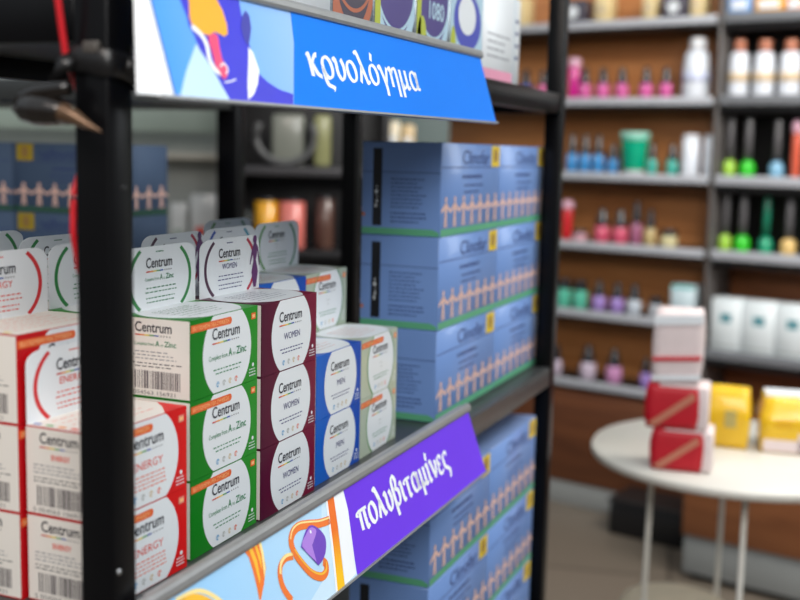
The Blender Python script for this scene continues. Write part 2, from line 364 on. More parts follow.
# ---------------------------------------------------------------- structure
def bgframe():
    az = radians(76); return Vector((4.033, .8962, 0)), Vector((cos(az), sin(az), 0)), Vector((-sin(az), cos(az), 0))
B0, DW, NW = bgframe()                 # along the far wall; NW points toward the room
def wpt(s, off, z=0): p = B0+DW*s+NW*off; return Vector((p.x, p.y, z))
WALL_RZ = math.atan2(-DW.y, -DW.x)     # local +X runs to the right along the wall, local -Y faces the room
tile = bpy.data.materials.new('floor_tile'); tile.use_nodes = True; n_ = tile.node_tree; b_ = n_.nodes['Principled BSDF']; b_.inputs['Roughness'].default_value = .35
t_ = n_.nodes.new('ShaderNodeTexCoord'); br = n_.nodes.new('ShaderNodeTexBrick'); br.offset = 0; br.inputs['Scale'].default_value = 1
br.inputs['Brick Width'].default_value = .6; br.inputs['Row Height'].default_value = .6; br.inputs['Mortar Size'].default_value = .006
br.inputs['Color1'].default_value = lin((124, 112, 99)); br.inputs['Color2'].default_value = lin((119, 108, 95)); br.inputs['Mortar'].default_value = lin((76, 68, 60))
mp_ = n_.nodes.new('ShaderNodeMapping'); mp_.inputs['Rotation'].default_value = (0, 0, radians(-17+8)); mp_.inputs['Location'].default_value = (.11, .07, 0)
n_.links.new(t_.outputs['Object'], mp_.inputs[0]); n_.links.new(mp_.outputs[0], br.inputs['Vector']); n_.links.new(br.outputs['Color'], b_.inputs['Base Color'])
mb = MB(); mb.box(-2, -4, -.05, 8, 6, 0, tile); tag(mb.build('floor'), kind='structure')
plaster = mat('pale_plaster', (176, 184, 176), .7, 0, .05, 3)
mb = MB(); mb.box(-3.2, 0, 0, 3.2, .08, 3.0, plaster); o = mb.build('wall_back', None, wpt(1.2, -.36), WALL_RZ); tag(o, kind='structure')

# ---------------------------------------------------------------- the shelving unit in front
PX0, PX1, PY0, PY1, T = .6325, 1.843, .47, .84, .028
su = empty('shelving_unit', (PX0, PY0, 0)); tag(su, 'black metal shelving unit stocked with vitamin cartons and pale blue boxes', 'shelf')
def part(mb, name, label=None):
    o = mb.build(name, su); o.matrix_parent_inverse = Matrix.Translation((-PX0, -PY0, 0))
    if label: o['label'] = label
    return o
for px_, py_ in ((PX0, PY0), (PX1, PY0), (PX0, PY1), (PX1, PY1)):
    mb = MB(); mb.bbox(px_, py_, 0, px_+T, py_+T, G+.75, black, .0022, 2)
    if (px_, py_) == (PX0, PY0):
        mb.lathe([(.0032, 0), (.0032, .0)], black)if False else None
    part(mb, 'post')
for z in (G+.1, S_MID, G-.80):
    for y in (PY0+.001, PY1+.001): mb = MB(); mb.bbox(PX0+T, y, z-.032, PX1, y+.026, z-.0006, board if z != G+.1 else black, .0015); part(mb, 'beam')
    for x in (PX0+.001, PX1+.001): mb = MB(); mb.bbox(x, PY0+T, z-.032, x+.026, PY1, z-.0006, black, .0015); part(mb, 'side_rail')
    mb = MB(); mb.box(PX0+.027, PY0+.0275, z-.012, PX1+.001, PY1+.0005, z, board); part(mb, 'shelf_board')
# lower shelf boards get their front lip; bolt heads on the near post
for (x, y, z, n3) in ((PX0+.0065, PY0, G-.300, 'y'),):
    mb = MB(); bm = bmesh.new(); bmesh.ops.create_uvsphere(bm, u_segments=16, v_segments=10, radius=.0024)
    for v in bm.verts: v.co = Vector((x+v.co.x, y+v.co.y*.6-.0003, z+v.co.z))
    mb.bm(bm, steel, True); part(mb, 'bolt', 'shiny steel bolt head')
mb = MB(); mb.bbox(PX0+.013, PY0-.0006, G-.030, PX0+.020, PY0+.001, G-.0275, rubber, .0004); part(mb, 'slot_plug')

# ---------------------------------------------------------------- shelf signs
def sign(low):
    X0 = .640; L = .735
    yb, zb, yt, zt = (.43, -.411, .4605, -.325) if low else (.432, .0365, .4585, .1255)
    root = empty('shelf_sign', (X0, .45, G+zb))
    def prt(mb, name, label=None):
        o = mb.build(name, root); o.matrix_parent_inverse = Matrix.Translation((-X0, -.45, -(G+zb)))
        if label: o['label'] = label
        return o
    tilt = 0.0 if low else .008
    F = frame((X0, yb, G+zb-tilt*.5*(0 if low else 1)), (1, 0, tilt), (0, yt-yb, zt-zb)); hh = math.hypot(yt-yb, zt-zb); o_, u_, v_, n_ = F
    ih = hh-.009
    def slab(a0, a1, b0, b1, d0, d1, m, mb):
        c = [(a0,b0),(a1,b0),(a1,b1),(a0,b1)]; vs = [o_+u_*a+v_*b+n_*d0 for a, b in c]+[o_+u_*a+v_*b+n_*d1 for a, b in c]
        mb.add(vs, [(3,2,1,0),(4,5,6,7),(0,1,5,4),(1,2,6,5),(2,3,7,6),(3,0,4,7)], m)
    mb = MB(); slab(0, L, 0, hh, -.0045, -.0032, clear, mb); slab(0, L, -.0008, .0012, -.0032, .0016, alu, mb)
    prt(mb, 'acrylic_holder', 'clear acrylic holder with a thin lower lip')
    # rail: rounded top bar that hooks over the shelf edge
    mb = MB(); pr = [(-.0045, hh-.010), (.0014, hh-.0095), (.0030, hh-.0070), (.0034, hh-.003), (.0022, hh), (-.0005, hh+.0016), (-.004, hh+.001)]
    n1 = len(pr); vs = []
    for a in (-.002, L+.001): vs += [o_+u_*a+v_*b+n_*d for d, b in pr]
    mb.add(vs, [(i, (i+1)%n1, (i+1)%n1+n1, i+n1) for i in range(n1)]+[tuple(reversed(range(n1))), tuple(range(n1, 2*n1))], alu, False)
    yy = .4700 if low else .4700
    top = o_.z + v_.z*hh
    mb.box(X0+T, o_.y+v_.y*hh-.001, top-.004, X0+L, yy+.0005, top-.0025, alu)
    prt(mb, 'top_rail', 'grey metal rail along the top')
    mb = MB()
    if low:
        sky = ramp_mat('sign_sky', (140, 198, 242), (190, 224, 248), 'X', X0, X0+.3, .28, .2); purple = mat('sign_purple', (110, 58, 226), .5, 0, .05, 8, .12, .0)
        a1 = mat('ribbon_orange', (240, 120, 40), .4); a2 = mat('ribbon_yellow', (252, 190, 50), .4); a3 = mat('ribbon_pale', (255, 226, 150), .4); wt = mat('sign_white', (245, 248, 252), .35)
        slab(0.016, L-.004, .0012, ih, -.0032, -.0006, sky, mb); f = (o_-n_*.0006, u_, v_, n_)
        hi = .0013
        mb.poly(f, [(.016,hi),(.326,hi),(.348,ih),(.3,ih),(.26,.018),(.2,.0015)], mat('sign_pale_sky', (206, 232, 250), .35), 1)
        mb.poly(f, [(.326,hi),(L-.004,hi),(L-.004,ih),(.3485,ih),(.346,.0621),(.334,.0275)], purple, 1)
        rb = ramp_mat('ribbon_blend', (252, 196, 30), (240, 116, 40), 'Z', G+zb+.012, G+zb+.05, .35, .1)
        def cl(p): return [(a_, min(max(b_, hi), ih)) for a_, b_ in p]
        mb.poly(f, cl([(0.3260,0.0843),(0.3480,0.0841),(0.3460,0.0621),(0.3340,0.0275),(0.3250,0.0033),(0.2980,-0.0021),(0.3170,0.0518)]), wt, 2)
        mb.poly(f, cl([(0.3110,0.0852),(0.3260,0.0843),(0.3160,0.0519),(0.2970,-0.0030),(0.2800,-0.0018),(0.2970,0.0396)]), rb, 3)
        mb.poly(f, cl([(0.3080,0.0856),(0.3120,0.0855),(0.2970,0.0395),(0.2810,-0.0016),(0.2770,-0.0006),(0.2930,0.0407)]), wt, 4)
        mb.poly(f, cl([(0.1540,0.0861),(0.1670,0.0864),(0.1820,0.0868),(0.1810,0.0725),(0.1780,0.0594),(0.1680,0.0484),(0.1570,0.0386),(0.1550,0.0393),(0.1570,0.0512),(0.1580,0.0639),(0.1580,0.0755)]), a1, 2)
        mb.poly(f, cl([(0.1610,0.0860),(0.1660,0.0860),(0.1680,0.0698),(0.1650,0.0545),(0.1620,0.0509),(0.1630,0.0691)]), a2, 3); mb.poly(f, cl([(0.1710,0.0865),(0.1740,0.0867),(0.1750,0.0698),(0.1710,0.0593),(0.1710,0.0711)]), a2, 3); mb.poly(f, cl([(0.1780,0.0862),(0.1820,0.0864),(0.1810,0.0726),(0.1770,0.0596),(0.1710,0.0523),(0.1770,0.0714)]), a3, 3)
        pen(mb, f, [(0.3050,0.0636),(0.2850,0.0664),(0.2660,0.0714),(0.2490,0.0748),(0.2360,0.0732),(0.2280,0.0669),(0.2280,0.0570),(0.2350,0.0442),(0.2460,0.0308),(0.2600,0.0228),(0.2710,0.0235),(0.2750,0.0299),(0.2710,0.0336)], (0,0), 1, .0085, .0078, a1, 4)
        pen(mb, f, [(a_, b_+.0022) for a_, b_ in [(0.3050,0.0636),(0.2850,0.0664),(0.2660,0.0714),(0.2490,0.0748),(0.2360,0.0732),(0.2280,0.0669),(0.2280,0.0570),(0.2350,0.0442),(0.2460,0.0308),(0.2600,0.0228),(0.2710,0.0235),(0.2750,0.0299),(0.2710,0.0336)][:6]], (0,0), 1, .0016, .0016, a3, 5)
        pen(mb, f, [(a_+.0015, b_+.0020) for a_, b_ in [(0.3050,0.0636),(0.2850,0.0664),(0.2660,0.0714),(0.2490,0.0748),(0.2360,0.0732),(0.2280,0.0669),(0.2280,0.0570),(0.2350,0.0442),(0.2460,0.0308),(0.2600,0.0228),(0.2710,0.0235),(0.2750,0.0299),(0.2710,0.0336)][6:12]], (0,0), 1, .0016, .0022, a2, 5)
        pen(mb, f, cl([(0.2240,0.0546),(0.2120,0.0567),(0.2010,0.0537),(0.1950,0.0460),(0.1950,0.0340),(0.2020,0.0213)]), (0,0), 1, .0075, .006, a1, 3)
        pen(mb, f, [(a_+.0012, b_+.0016) for a_, b_ in [(0.2240,0.0546),(0.2120,0.0567),(0.2010,0.0537),(0.1950,0.0460),(0.1950,0.0340),(0.2020,0.0213)][:4]], (0,0), 1, .003, .0030, a3, 4)
        pen(mb, f, [(.017,.050),(.040,.066),(.070,.066),(.092,.050),(.104,.030),(.110,.003)], (0,0), 1, .020, .017, a2, 2)
        pen(mb, f, [(.017,.044),(.040,.058),(.066,.058),(.086,.044),(.096,.026),(.100,.003)], (0,0), 1, .006, .005, a1, 3)
        pen(mb, f, [(.050,.078),(.082,.074),(.108,.052),(.120,.024),(.124,.003)], (0,0), 1, .004, .003, a3, 2)
        # the half capsule
        cap_d = mat('capsule_purple', (112, 70, 190), .3); cap_l = mat('capsule_lilac', (176, 130, 224), .3)
        mb.poly(f, smooth_pts([(0.2610,0.0332),(0.2410,0.0576),(0.2540,0.0663),(0.2650,0.0699),(0.2740,0.0671),(0.2830,0.0595),(0.2870,0.0506),(0.2810,0.0407),(0.2710,0.0351)][1:]+[[(0.2610,0.0332),(0.2410,0.0576),(0.2540,0.0663),(0.2650,0.0699),(0.2740,0.0671),(0.2830,0.0595),(0.2870,0.0506),(0.2810,0.0407),(0.2710,0.0351)][0]], 3)+[[(0.2610,0.0332),(0.2410,0.0576),(0.2540,0.0663),(0.2650,0.0699),(0.2740,0.0671),(0.2830,0.0595),(0.2870,0.0506),(0.2810,0.0407),(0.2710,0.0351)][1]], cap_d, 6)
        mb.poly(f, smooth_pts([(0.2590,0.0370),(0.2430,0.0572),(0.2550,0.0647),(0.2650,0.0679),(0.2720,0.0658),(0.2740,0.0611),(0.2600,0.0528)], 3), cap_l, 7)
        mb.poly(f, clipc(.2640, .0645, .0016, .0016, 0, 0, 1, 1, 12), wt, 8)
        script_word(mb, f, 'πολυβιταμίνες', .360, .0345, .0205, .262, wt, 3)
        prt(mb, 'printed_insert')
        tag(root, 'purple and sky-blue slanted sign reading πολυβιταμίνες on the middle shelf edge', 'sign')
    else:
        az = mat('sign_azure', (0, 122, 236), .5, 0, .05, 8, .12, 0); lt = ramp_mat('sign_light_blue', (60, 150, 244), (150, 192, 248), 'X', X0, X0+.22, .45, 0)
        dk = mat('sign_indigo', (44, 40, 206), .45, 0, .1, 30); wt = mat('sign_white', (245, 248, 252), .35); yl = mat('brow_yellow', (244, 170, 6), .45, 0, .02); pk = mat('nose_pink', (240, 60, 110), .4); pl = mat('sign_glow_blue', (190, 224, 252), .4)
        slab(.0165, L-.004, .0012, ih, -.0032, -.0006, lt, mb); f = (o_-n_*.0006, u_, v_, n_)
        c4 = [(.0152, .0012), (.0152, ih), (.0065, ih+.001), (-.0245, .0012)]
        vs = [o_+u_*a_+v_*b_+n_*d_ for d_ in (-.0032, -.0010) for a_, b_ in c4]; mb.add(vs, [(3,2,1,0),(4,5,6,7),(0,1,5,4),(1,2,6,5),(2,3,7,6),(3,0,4,7)], wt)
        slab(.0152, .0165, .0012, ih, -.0032, -.0004, mat('insert_edge', (60, 80, 130), .4), mb)
        hi = .0013
        def cl(p): return [(max(a_, .017), min(max(b_, hi), ih)) for a_, b_ in p]
        mb.poly(f, [(.187,hi),(L-.004,hi),(L-.004,ih),(.224,ih),(.216,.056)], az, 2)
        mb.poly(f, cl([(0.0600,0.0415),(0.0760,0.0202),(0.0870,-0.0021),(0.0220,-0.0055),(0.0370,0.0194)]), pl, 1)
        mb.poly(f, cl([(.050,ih)]+[(0.0540,0.0681),(0.0560,0.0612),(0.0560,0.0541),(0.0600,0.0472),(0.0620,0.0373),(0.0690,0.0292),(0.0760,0.0210),(0.0800,0.0124),(0.0850,0.0053),(0.0870,-0.0032),(0.1290,-0.0022),(0.1860,-0.0016),(0.1910,0.0109),(0.1690,0.0136),(0.1520,0.0189),(0.1420,0.0246),(0.1390,0.0370),(0.1380,0.0464),(0.1380,0.0542),(0.1370,0.0620),(0.1370,0.0699),(0.1390,0.0796)][:-1]+[(.139,ih)]), dk, 1)
        mb.poly(f, cl([(0.1350,0.0453),(0.1400,0.0419),(0.1430,0.0278),(0.1350,0.0162),(0.1240,0.0069),(0.1140,0.0028),(0.1190,0.0151),(0.1280,0.0314)]), wt, 2)
        mb.poly(f, cl([(0.1450,0.0757),(0.1490,0.0714),(0.1470,0.0616),(0.1400,0.0514),(0.1340,0.0463),(0.1310,0.0520),(0.1310,0.0614),(0.1370,0.0699)]), mat('ear_indigo', (44, 42, 160), .4), 3)
        mb.poly(f, cl([(.066,ih)]+[(0.0630,0.0702),(0.0590,0.0602),(0.0600,0.0545),(0.0680,0.0503),(0.0780,0.0489),(0.0900,0.0529),(0.1020,0.0504),(0.1080,0.0533),(0.1100,0.0605),(0.1090,0.0709),(0.1060,0.0759)]+[(.102,ih)]), yl, 3)
        pen(mb, f, cl([(0.0590,0.0537),(0.0690,0.0483),(0.0730,0.0413),(0.0720,0.0310),(0.0760,0.0239),(0.0830,0.0208)]), (0,0), 1, .005, .003, wt, 4)
        mb.poly(f, smooth_pts([(0.0790,0.0494),(0.0910,0.0510),(0.0900,0.0401),(0.0900,0.0311),(0.0950,0.0270),(0.0920,0.0207),(0.0850,0.0169),(0.0820,0.0214),(0.0780,0.0271),(0.0780,0.0359),(0.0770,0.0433)], 3), pk, 5)
        pen(mb, f, [(.084,.026),(.090,.029),(.094,.025),(.090,.021)], (0,0), 1, .0018, .0012, wt, 6)
        pen(mb, f, [(0.0850,0.0146),(0.0940,0.0157),(0.1030,0.0180)], (0,0), 1, .0012, .0010, wt, 4)
        script_word(mb, f, 'κρυολόγημα', .232, .0290, .0195, .258, wt, 3)
        prt(mb, 'printed_insert')
        tag(root, 'azure slanted sign reading κρυολόγημα on the upper shelf edge', 'sign')
sign(True); sign(False)

# ---------------------------------------------------------------- vitamin cartons on the middle shelf
def L3(c, where): return ['%s vitamin carton, lowest of %s' % (c, where), '%s vitamin carton, middle of %s' % (c, where), 'flapped %s vitamin carton, top of %s' % (c, where)]
stack('red', .6789, .5166, -.0287, 2, 1, ['red and white vitamin carton at the shelf front beside the near post, lower one', 'red and white vitamin carton with raised flap beside the near post, upper front one'])
stack('red', .676, .5885, -.02, 3, 2, L3('red and white', 'the rear red stack left of the post'))
stack('red', .680, .662, -.01, 3, 3, ['red and white vitamin carton hidden in the third red stack, bottom', 'red and white vitamin carton hidden in the third red stack, middle', 'flapped red and white vitamin carton at the top of the third red stack'])
stack('green', .8052, .5169, .0018, 3, 1, L3('green and white', 'the green stack at the shelf front'))
stack('green', .798, .590, 0, 3, 2, [None or 'green and white vitamin carton buried in the second green stack, bottom', 'green and white vitamin carton buried in the second green stack, middle', 'green and white vitamin carton whose flap shows just left of the near post'])
stack('green', .846, .663, 0, 3, 3, ['green and white vitamin carton hidden in the third green stack, bottom', 'green and white vitamin carton hidden in the third green stack, middle', 'green and white vitamin carton whose flap shows behind the red flap'])
stack('green', .822, .736, 0, 3, 4, ['green and white vitamin carton hidden in the fourth green stack, bottom', 'green and white vitamin carton hidden in the fourth green stack, middle', 'green and white vitamin carton whose flap corner peeks at the left picture edge'])
stack('maroon', .9239, .5149, -.002, 3, 1, L3('maroon and white', 'the maroon stack at the shelf front'))
stack('maroon', .934, .588, 0, 3, 2, ['maroon and white vitamin carton buried in the rear maroon stack, bottom', 'maroon and white vitamin carton buried in the rear maroon stack, middle', 'maroon and white vitamin carton whose flap rises behind the front green flap'])
stack('blue', 1.049, .5187, .005, 2, 1, ['blue and white vitamin carton at the shelf front, lower of the blue pair', 'blue and white vitamin carton at the shelf front, upper of the blue pair'], flap=False)
stack('blue', 1.052, .592, 0, 3, 2, ['blue and white vitamin carton buried in the rear blue stack, bottom', 'blue and white vitamin carton buried in the rear blue stack, middle', 'blue and white vitamin carton with flap, peeking over the front maroon carton'])
stack('silver', 1.1681, .5203, .0282, 2, 1, ['silver-green and white vitamin carton at the shelf front, lower of the pair', 'silver-green and white vitamin carton at the shelf front, upper of the pair'], flap=False)
stack('silver', 1.170, .594, .01, 3, 2, ['silver-green and white vitamin carton buried in the rear silver stack, bottom', 'silver-green and white vitamin carton buried in the rear silver stack, middle', 'silver-green and white vitamin carton with raised flap, standing one higher behind the front pair'])
stack('silver', 1.176, .668, 0, 3, 3, ['silver-green and white vitamin carton hidden in the rearmost silver stack, bottom', 'silver-green and white vitamin carton hidden in the rearmost silver stack, middle', 'silver-green and white vitamin carton whose flap is farthest behind the maroon one'])

# ---------------------------------------------------------------- pale blue saline boxes
BW, BH, BD = .2472, .1225, .112
shaded = [mat('shaded_'+n, c, .6, 0, .05, 9, .2) for n, c in (('blue', (74, 92, 118)), ('side', (66, 84, 110)), ('figure', (150, 118, 104)), ('green', (56, 92, 76)), ('yellow', (170, 146, 40)))]  # saline box inks darkened and greyed: shade on the rear boxes, put into the colour
cb = mat('saline_blue', (112, 146, 204), .4, 0, .04, 9, .5, .2); cb2 = mat('saline_side_blue', (112, 146, 204), .45); cgr = mat('saline_green', (88, 164, 124), .45)
cfig = mat('paper_figure', (226, 186, 172), .5); cin = mat('saline_ink', (40, 54, 112), .5); cyl = mat('saline_yellow', (228, 196, 30), .45); ctop = mat('saline_top', (126, 150, 196), .4); cblk = mat('saline_black', (16, 18, 24), .45); cor = mat('saline_orange', (200, 110, 40), .5)
def figures(mb, F, a0, a1, b, n, h):
    p = (a1-a0)/n
    for i in range(n):
        c = a0+p*(i+.5); s = h/.036
        mb.poly(F, clipc(c, b+.0325*s, .0034*s, .0037*s, -1, -1, 9, 9, 14), cfig, 3)
        mb.poly(F, [(c-.0034*s, b+.013*s), (c+.0034*s, b+.013*s), (c+.0046*s, b+.0285*s), (c-.0046*s, b+.0285*s)], cfig, 3)
        mb.poly(F, [(c-.0052*s, b), (c-.0014*s, b), (c+.0004*s, b+.014*s), (c-.0036*s, b+.014*s)], cfig, 3)
        mb.poly(F, [(c+.0014*s, b), (c+.0052*s, b), (c+.0036*s, b+.014*s), (c-.0004*s, b+.014*s)], cfig, 3)
        mb.poly(F, [(c-p/2, b+.0165*s), (c-.003*s, b+.0225*s), (c-.0035*s, b+.0280*s), (c-p/2, b+.0205*s)], cfig, 3)
        mb.poly(F, [(c+p/2, b+.0165*s), (c+.003*s, b+.0225*s), (c+.0035*s, b+.0280*s), (c+p/2, b+.0205*s)], cfig, 3)
def saline_mesh(mirror=False):
    cb, cb2, cfig, cgr, cyl = (globals()[k_] for k_ in ('cb', 'cb2', 'cfig', 'cgr', 'cyl')) if not mirror else shaded
    mb = MB(); mb.bbox(0, 0, 0, BW, BD, BH, cb, .0012, 1)
    F = frame((0,0,0), (1,0,0), (0,0,1))
    if mirror: F = (Vector((BW,0,0)), Vector((-1,0,0)), Vector((0,0,1)), Vector((0,-1,0)))
    mb.rect(F, .001, .0012, BW-.001, .0105, cgr, 1); mb.rect(F, .001, BH*.735, BW*.96, BH*.745, cin, 1)
    text(mb, F, 'Clinofar', BW*.33, BH*.775, .0190, BW*.46, cin, 3, .0)
    lines(mb, F, BW*.33, BH*.62, BW*.42, 1, .01, cin, .0042, 2, 51); lines(mb, F, BW*.36, BH*.53, BW*.34, 2, .009, cin, .0024, 2, 52)
    figures(mb, F, .001, BW-.001, .0125, 7, .040)
    mb.rect(F, BW*.835, BH*.745, BW*.985, BH*.985, cyl, 2); mb.poly(F, clipc(BW*.91, BH*.87, .009, .011, 0, 0, 1, 1, 16), mat('saline_blob', (150, 116, 60), .5), 3)
    S = frame((0,BD,0), (0,-1,0), (0,0,1))
    mb.rect(S, .0012, .0012, BD-.0012, BH-.0012, cb2, 1); mb.rect(S, .0012, .0012, BD-.010, .0100, cgr, 2); mb.poly(S, [(BD-.010,.0012),(BD-.0012,.0012),(BD-.0012,.006),(BD-.010,.0100)], cgr, 2)
    mb.rect(S, .016, .0125, .029, BH*.93, cblk, 2); mb.rect(S, .0012, BH*.675, BD-.0012, BH*.682, cin, 2)
    for i in range(5): mb.rect(S, .0196+.0016*(i % 3), BH*(.30+.05*i), .0222+.0010*(i % 2), BH*(.335+.05*i), white, 3)
    lines(mb, S, .042, BH*.60, .052, 8, .0052, cin, .0014, 3, 53); lines(mb, S, .042, BH*.235, .052, 3, .0055, cin, .0018, 3, 54)
    mb.rect(S, .0012, BH*.2, .005, BH*.24, cor, 3)
    B_ = frame((BW,BD,0), (-1,0,0), (0,0,1)); mb.rect(B_, .001, .0012, BW-.001, .0105, cgr, 1); figures(mb, B_, .001, BW-.001, .0125, 7, .040); text(mb, B_, 'Clinofar', BW*.30, BH*.77, .0150, BW*.50, cin, 3)
    if mirror:
        E_ = frame((BW,0,0), (0,1,0), (0,0,1)); mb.rect(E_, .001, .0012, BD-.001, .0105, cgr, 1); figures(mb, E_, .001, BD-.001, .0125, 3, .040)
    T_ = frame((0,0,BH), (1,0,0), (0,1,0)); mb.rect(T_, .001, .001, BW-.001, BD-.001, ctop, 1); text(mb, T_, 'Clinofar', BW*.3, BD*.4, .015, BW*.5, cin, 2)
    return mb.mesh('saline_box')
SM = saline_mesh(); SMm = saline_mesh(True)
def saline(x, y, z, yaw, label, group, me=SM):
    o = bpy.data.objects.new('saline_box', me); COL.objects.link(o); o.location = (x, y, z); o.rotation_euler = (0,0,yaw); tag(o, label, 'box', group)
lv = ('bottom', 'middle', 'top'); cl = 0
for c in range(2):
    for i in range(3):
        saline(1.3725+c*.2478, .504-.001*c, S_MID+.0004+i*.1228, -.0042, 'light blue box with paper-doll figures, middle shelf, %s of the %s' % (lv[i], ('near column','far column')[c]), 'light blue boxes on the middle shelf')
        saline(1.3020+c*.2478, .480, G-.80+.0004+i*.1228, 0, 'light blue box with paper-doll figures, lower shelf, %s of the %s' % (lv[i], ('near column', 'far column')[c]), 'light blue boxes on the lower shelf')

# ---------------------------------------------------------------- cartons on the upper shelf
gl = mat('silver_glitter', (150, 160, 168), .3, .5, .5, 400); plum = mat('plum_print', (66, 48, 124), .35); sky2 = mat('pale_ring', (176, 206, 222), .35); lime = mat('lime_print', (176, 186, 44), .4); rust = mat('rust_print', (176, 92, 56), .4); dplum = mat('dark_plum_print', (52, 40, 62), .4)
pinkp = mat('pink_print', (226, 150, 176), .45); blup = mat('ring_blue', (62, 70, 176), .4)
def upbox(x0, x1, h, kind, label):
    Wd = x1-x0; mb = MB(); body = {'white': white, 'tall': white}.get(kind, gl); mb.bbox(0, 0, 0, Wd, .075, h, body, .0008, 1); F = frame((0,0,0), (1,0,0), (0,0,1))
    if kind == 'white': mb.rect(F, .004, .004, Wd-.004, h*.16, rust, 1); lines(mb, F, .008, h*.5, Wd*.8, 5, .01, inkg, .0018, 1, 61)
    elif kind == 'tall':
        mb.rect(F, .001, .001, Wd*.80, h*.13, pinkp, 1); lines(mb, F, .02, h*.50, Wd*.62, 4, .010, inkg, .0026, 1, 62)
        mb.rect(F, Wd*.82, .001, Wd*.835, h-.001, sky2, 1)
        for i in range(4): mb.rect(F, Wd*.87, h*(.3+.14*i), Wd*.95, h*(.34+.14*i), cin, 1)
    elif kind == 'ring':
        mb.rect(F, .001, .001, Wd-.001, h-.001, sky2, 1); mb.poly(F, clipc(Wd*.52, h*.62, Wd*.42, h*.33, 0, 0, Wd, h, 30), blup, 2); mb.poly(F, clipc(Wd*.50, h*.68, Wd*.27, h*.22, 0, 0, Wd, h, 30), white, 3)
        mb.poly(F, clipc(Wd*.55, h*.12, Wd*.34, h*.11, 0, .001, Wd, h, 24), pinkp, 3); mb.poly(F, clipc(.012, h*.30, .010, h*.22, .0005, .001, Wd, h, 20), lime, 3)
    else:
        a, b = (rust, dplum) if kind == 'rust' else (sky2, plum)
        mb.poly(F, clipc(Wd*.52, h*.72, Wd*.52, h*.62, .001, .001, Wd-.001, h-.001, 40), a, 1); mb.poly(F, clipc(Wd*.50, h*.78, Wd*.45, h*.56, .001, .001, Wd-.001, h-.001, 40), b, 2)
        arc_band(mb, F, Wd*.5, h*.8, Wd*.47, .004, 200, 340, a, 3)
        mb.rect(F, .0005, .001, Wd*.13, h-.001, lime if kind != 'rust' else rust, 4)
        if kind == 'oval': mb.poly(F, clipc(Wd*.16, h*.30, Wd*.13, h*.22, .0005, .001, Wd, h, 24), lime, 4); text(mb, F, '1080', Wd*.36, h*.52, .020, Wd*.46, sky2, 4, .02)
    o = mb.build('medicine_carton', None, (x0, .490, G+.1004)); tag(o, label, 'carton', 'cartons on the upper shelf')
upbox(.80, 1.010, .10, 'white', 'white carton with rust-coloured base stripe on the upper shelf')
upbox(1.014, 1.112, .11, 'rust', 'rust and dark plum carton on the upper shelf')
upbox(1.116, 1.232, .11, 'plum', 'plum carton with pale ring and lime stripe on the upper shelf')
upbox(1.236, 1.346, .11, 'oval', 'plum carton with lime oval and pale digits on the upper shelf')
upbox(1.350, 1.478, .11, 'ring', 'pale blue carton with a dark blue ring on the upper shelf')
upbox(1.482, 1.655, .125, 'tall', 'tall white carton with pink base stripe, last on the upper shelf')

# ---------------------------------------------------------------- cable, tape wrap and hooked clip on the near post
redc = mat('red_cable', (186, 26, 36), .35, 0, .05, 20, .5, .2)
mb = MB(); pts = [(.6165,.5010,G+.30),(.6190,.5005,G+.12),(.6205,.500,G+.094),(.6241,.500,G+.075),(.6277,.500,G+.0576),(.640,.5035,G+.044),(.660,.508,G+.02),(.652,.506,G-.012),(.6372,.5030,G-.034),(.6362,.503,G-.060),(.642,.503,G-.085),(.656,.504,G-.12),(.658,.503,G-.30)]
sm = []
for i in range(len(pts)-1):
    for k_ in range(6): sm.append(Vector(pts[i]).lerp(Vector(pts[i+1]), k_/6))
sm.append(Vector(pts[-1])); mb.tube(sm, .0024, redc, 10); tag(mb.build('cable'), 'thin red cable running down the left side of the near black post', 'cable')
tw = empty('tape_wrap', (PX0+.014, PY0+.014, G+.05)); tag(tw, 'black tape wrapped around the near post just under the cable bend', 'tape')
mb = MB(); c_ = Vector((PX0+.014, PY0+.014)); sec = []
for i in range(40):
    a = 2*pi*i/40; k_ = .0182/max(abs(cos(a)), abs(sin(a)))*.93; k_ = min(k_, .0218); sec.append((c_.x+k_*cos(a), c_.y+k_*sin(a), a))
vs = []
for lvl, (dz, grow) in enumerate(((-.0095, .0002), (-.005, .0022), (.003, .0030), (.0080, .0008))):
    for x, y, a in sec:
        vs.append((x+grow*cos(a), y+grow*sin(a), G+.0525+dz-.004*cos(a)+.0012*sin(3*a)))
fs = [(l*40+i, l*40+(i+1)%40, (l+1)*40+(i+1)%40, (l+1)*40+i) for l in range(3) for i in range(40)]
mb.add(vs, fs, rubber, True); o = mb.build('tape_band', tw); o.matrix_parent_inverse = Matrix.Translation(-tw.location)
mb = MB(); mb.tube([(PX0+.014,PY0-.003,G+.054),(PX0+.026,PY0-.004,G+.051),(PX0+.034,PY0-.006,G+.0475),(PX0+.041,PY0-.007,G+.044)], [.0060,.0070,.0050,.0012], rubber, 10); o = mb.build('loose_tail', tw); o.matrix_parent_inverse = Matrix.Translation(-tw.location); mb = MB(); mb.tube([(PX0-.003,PY0+.026,G+.056),(PX0-.008,PY0+.030,G+.053),(PX0-.010,PY0+.034,G+.044),(PX0-.007,PY0+.031,G+.034)], [.0058,.0066,.0050,.0030], rubber, 10); o = mb.build('loose_tail', tw); o.matrix_parent_inverse = Matrix.Translation(-tw.location)
mb = MB(); mb.bbox(PX0-.006,PY0+.004,G+.060,PX0-.001,PY0+.016,G+.068, mat('tape_knot', (70, 66, 62), .4), .001); o = mb.build('knot', tw); o.matrix_parent_inverse = Matrix.Translation(-tw.location)
hook = mat('bronze_black_plastic', (22, 16, 12), .16, .1, .6, 60, .5, .5)
hk = empty('hooked_clip', (.616, .50, G+.03)); tag(hk, 'glossy black hook with a pointed bronze tip fixed to the near post', 'hook')
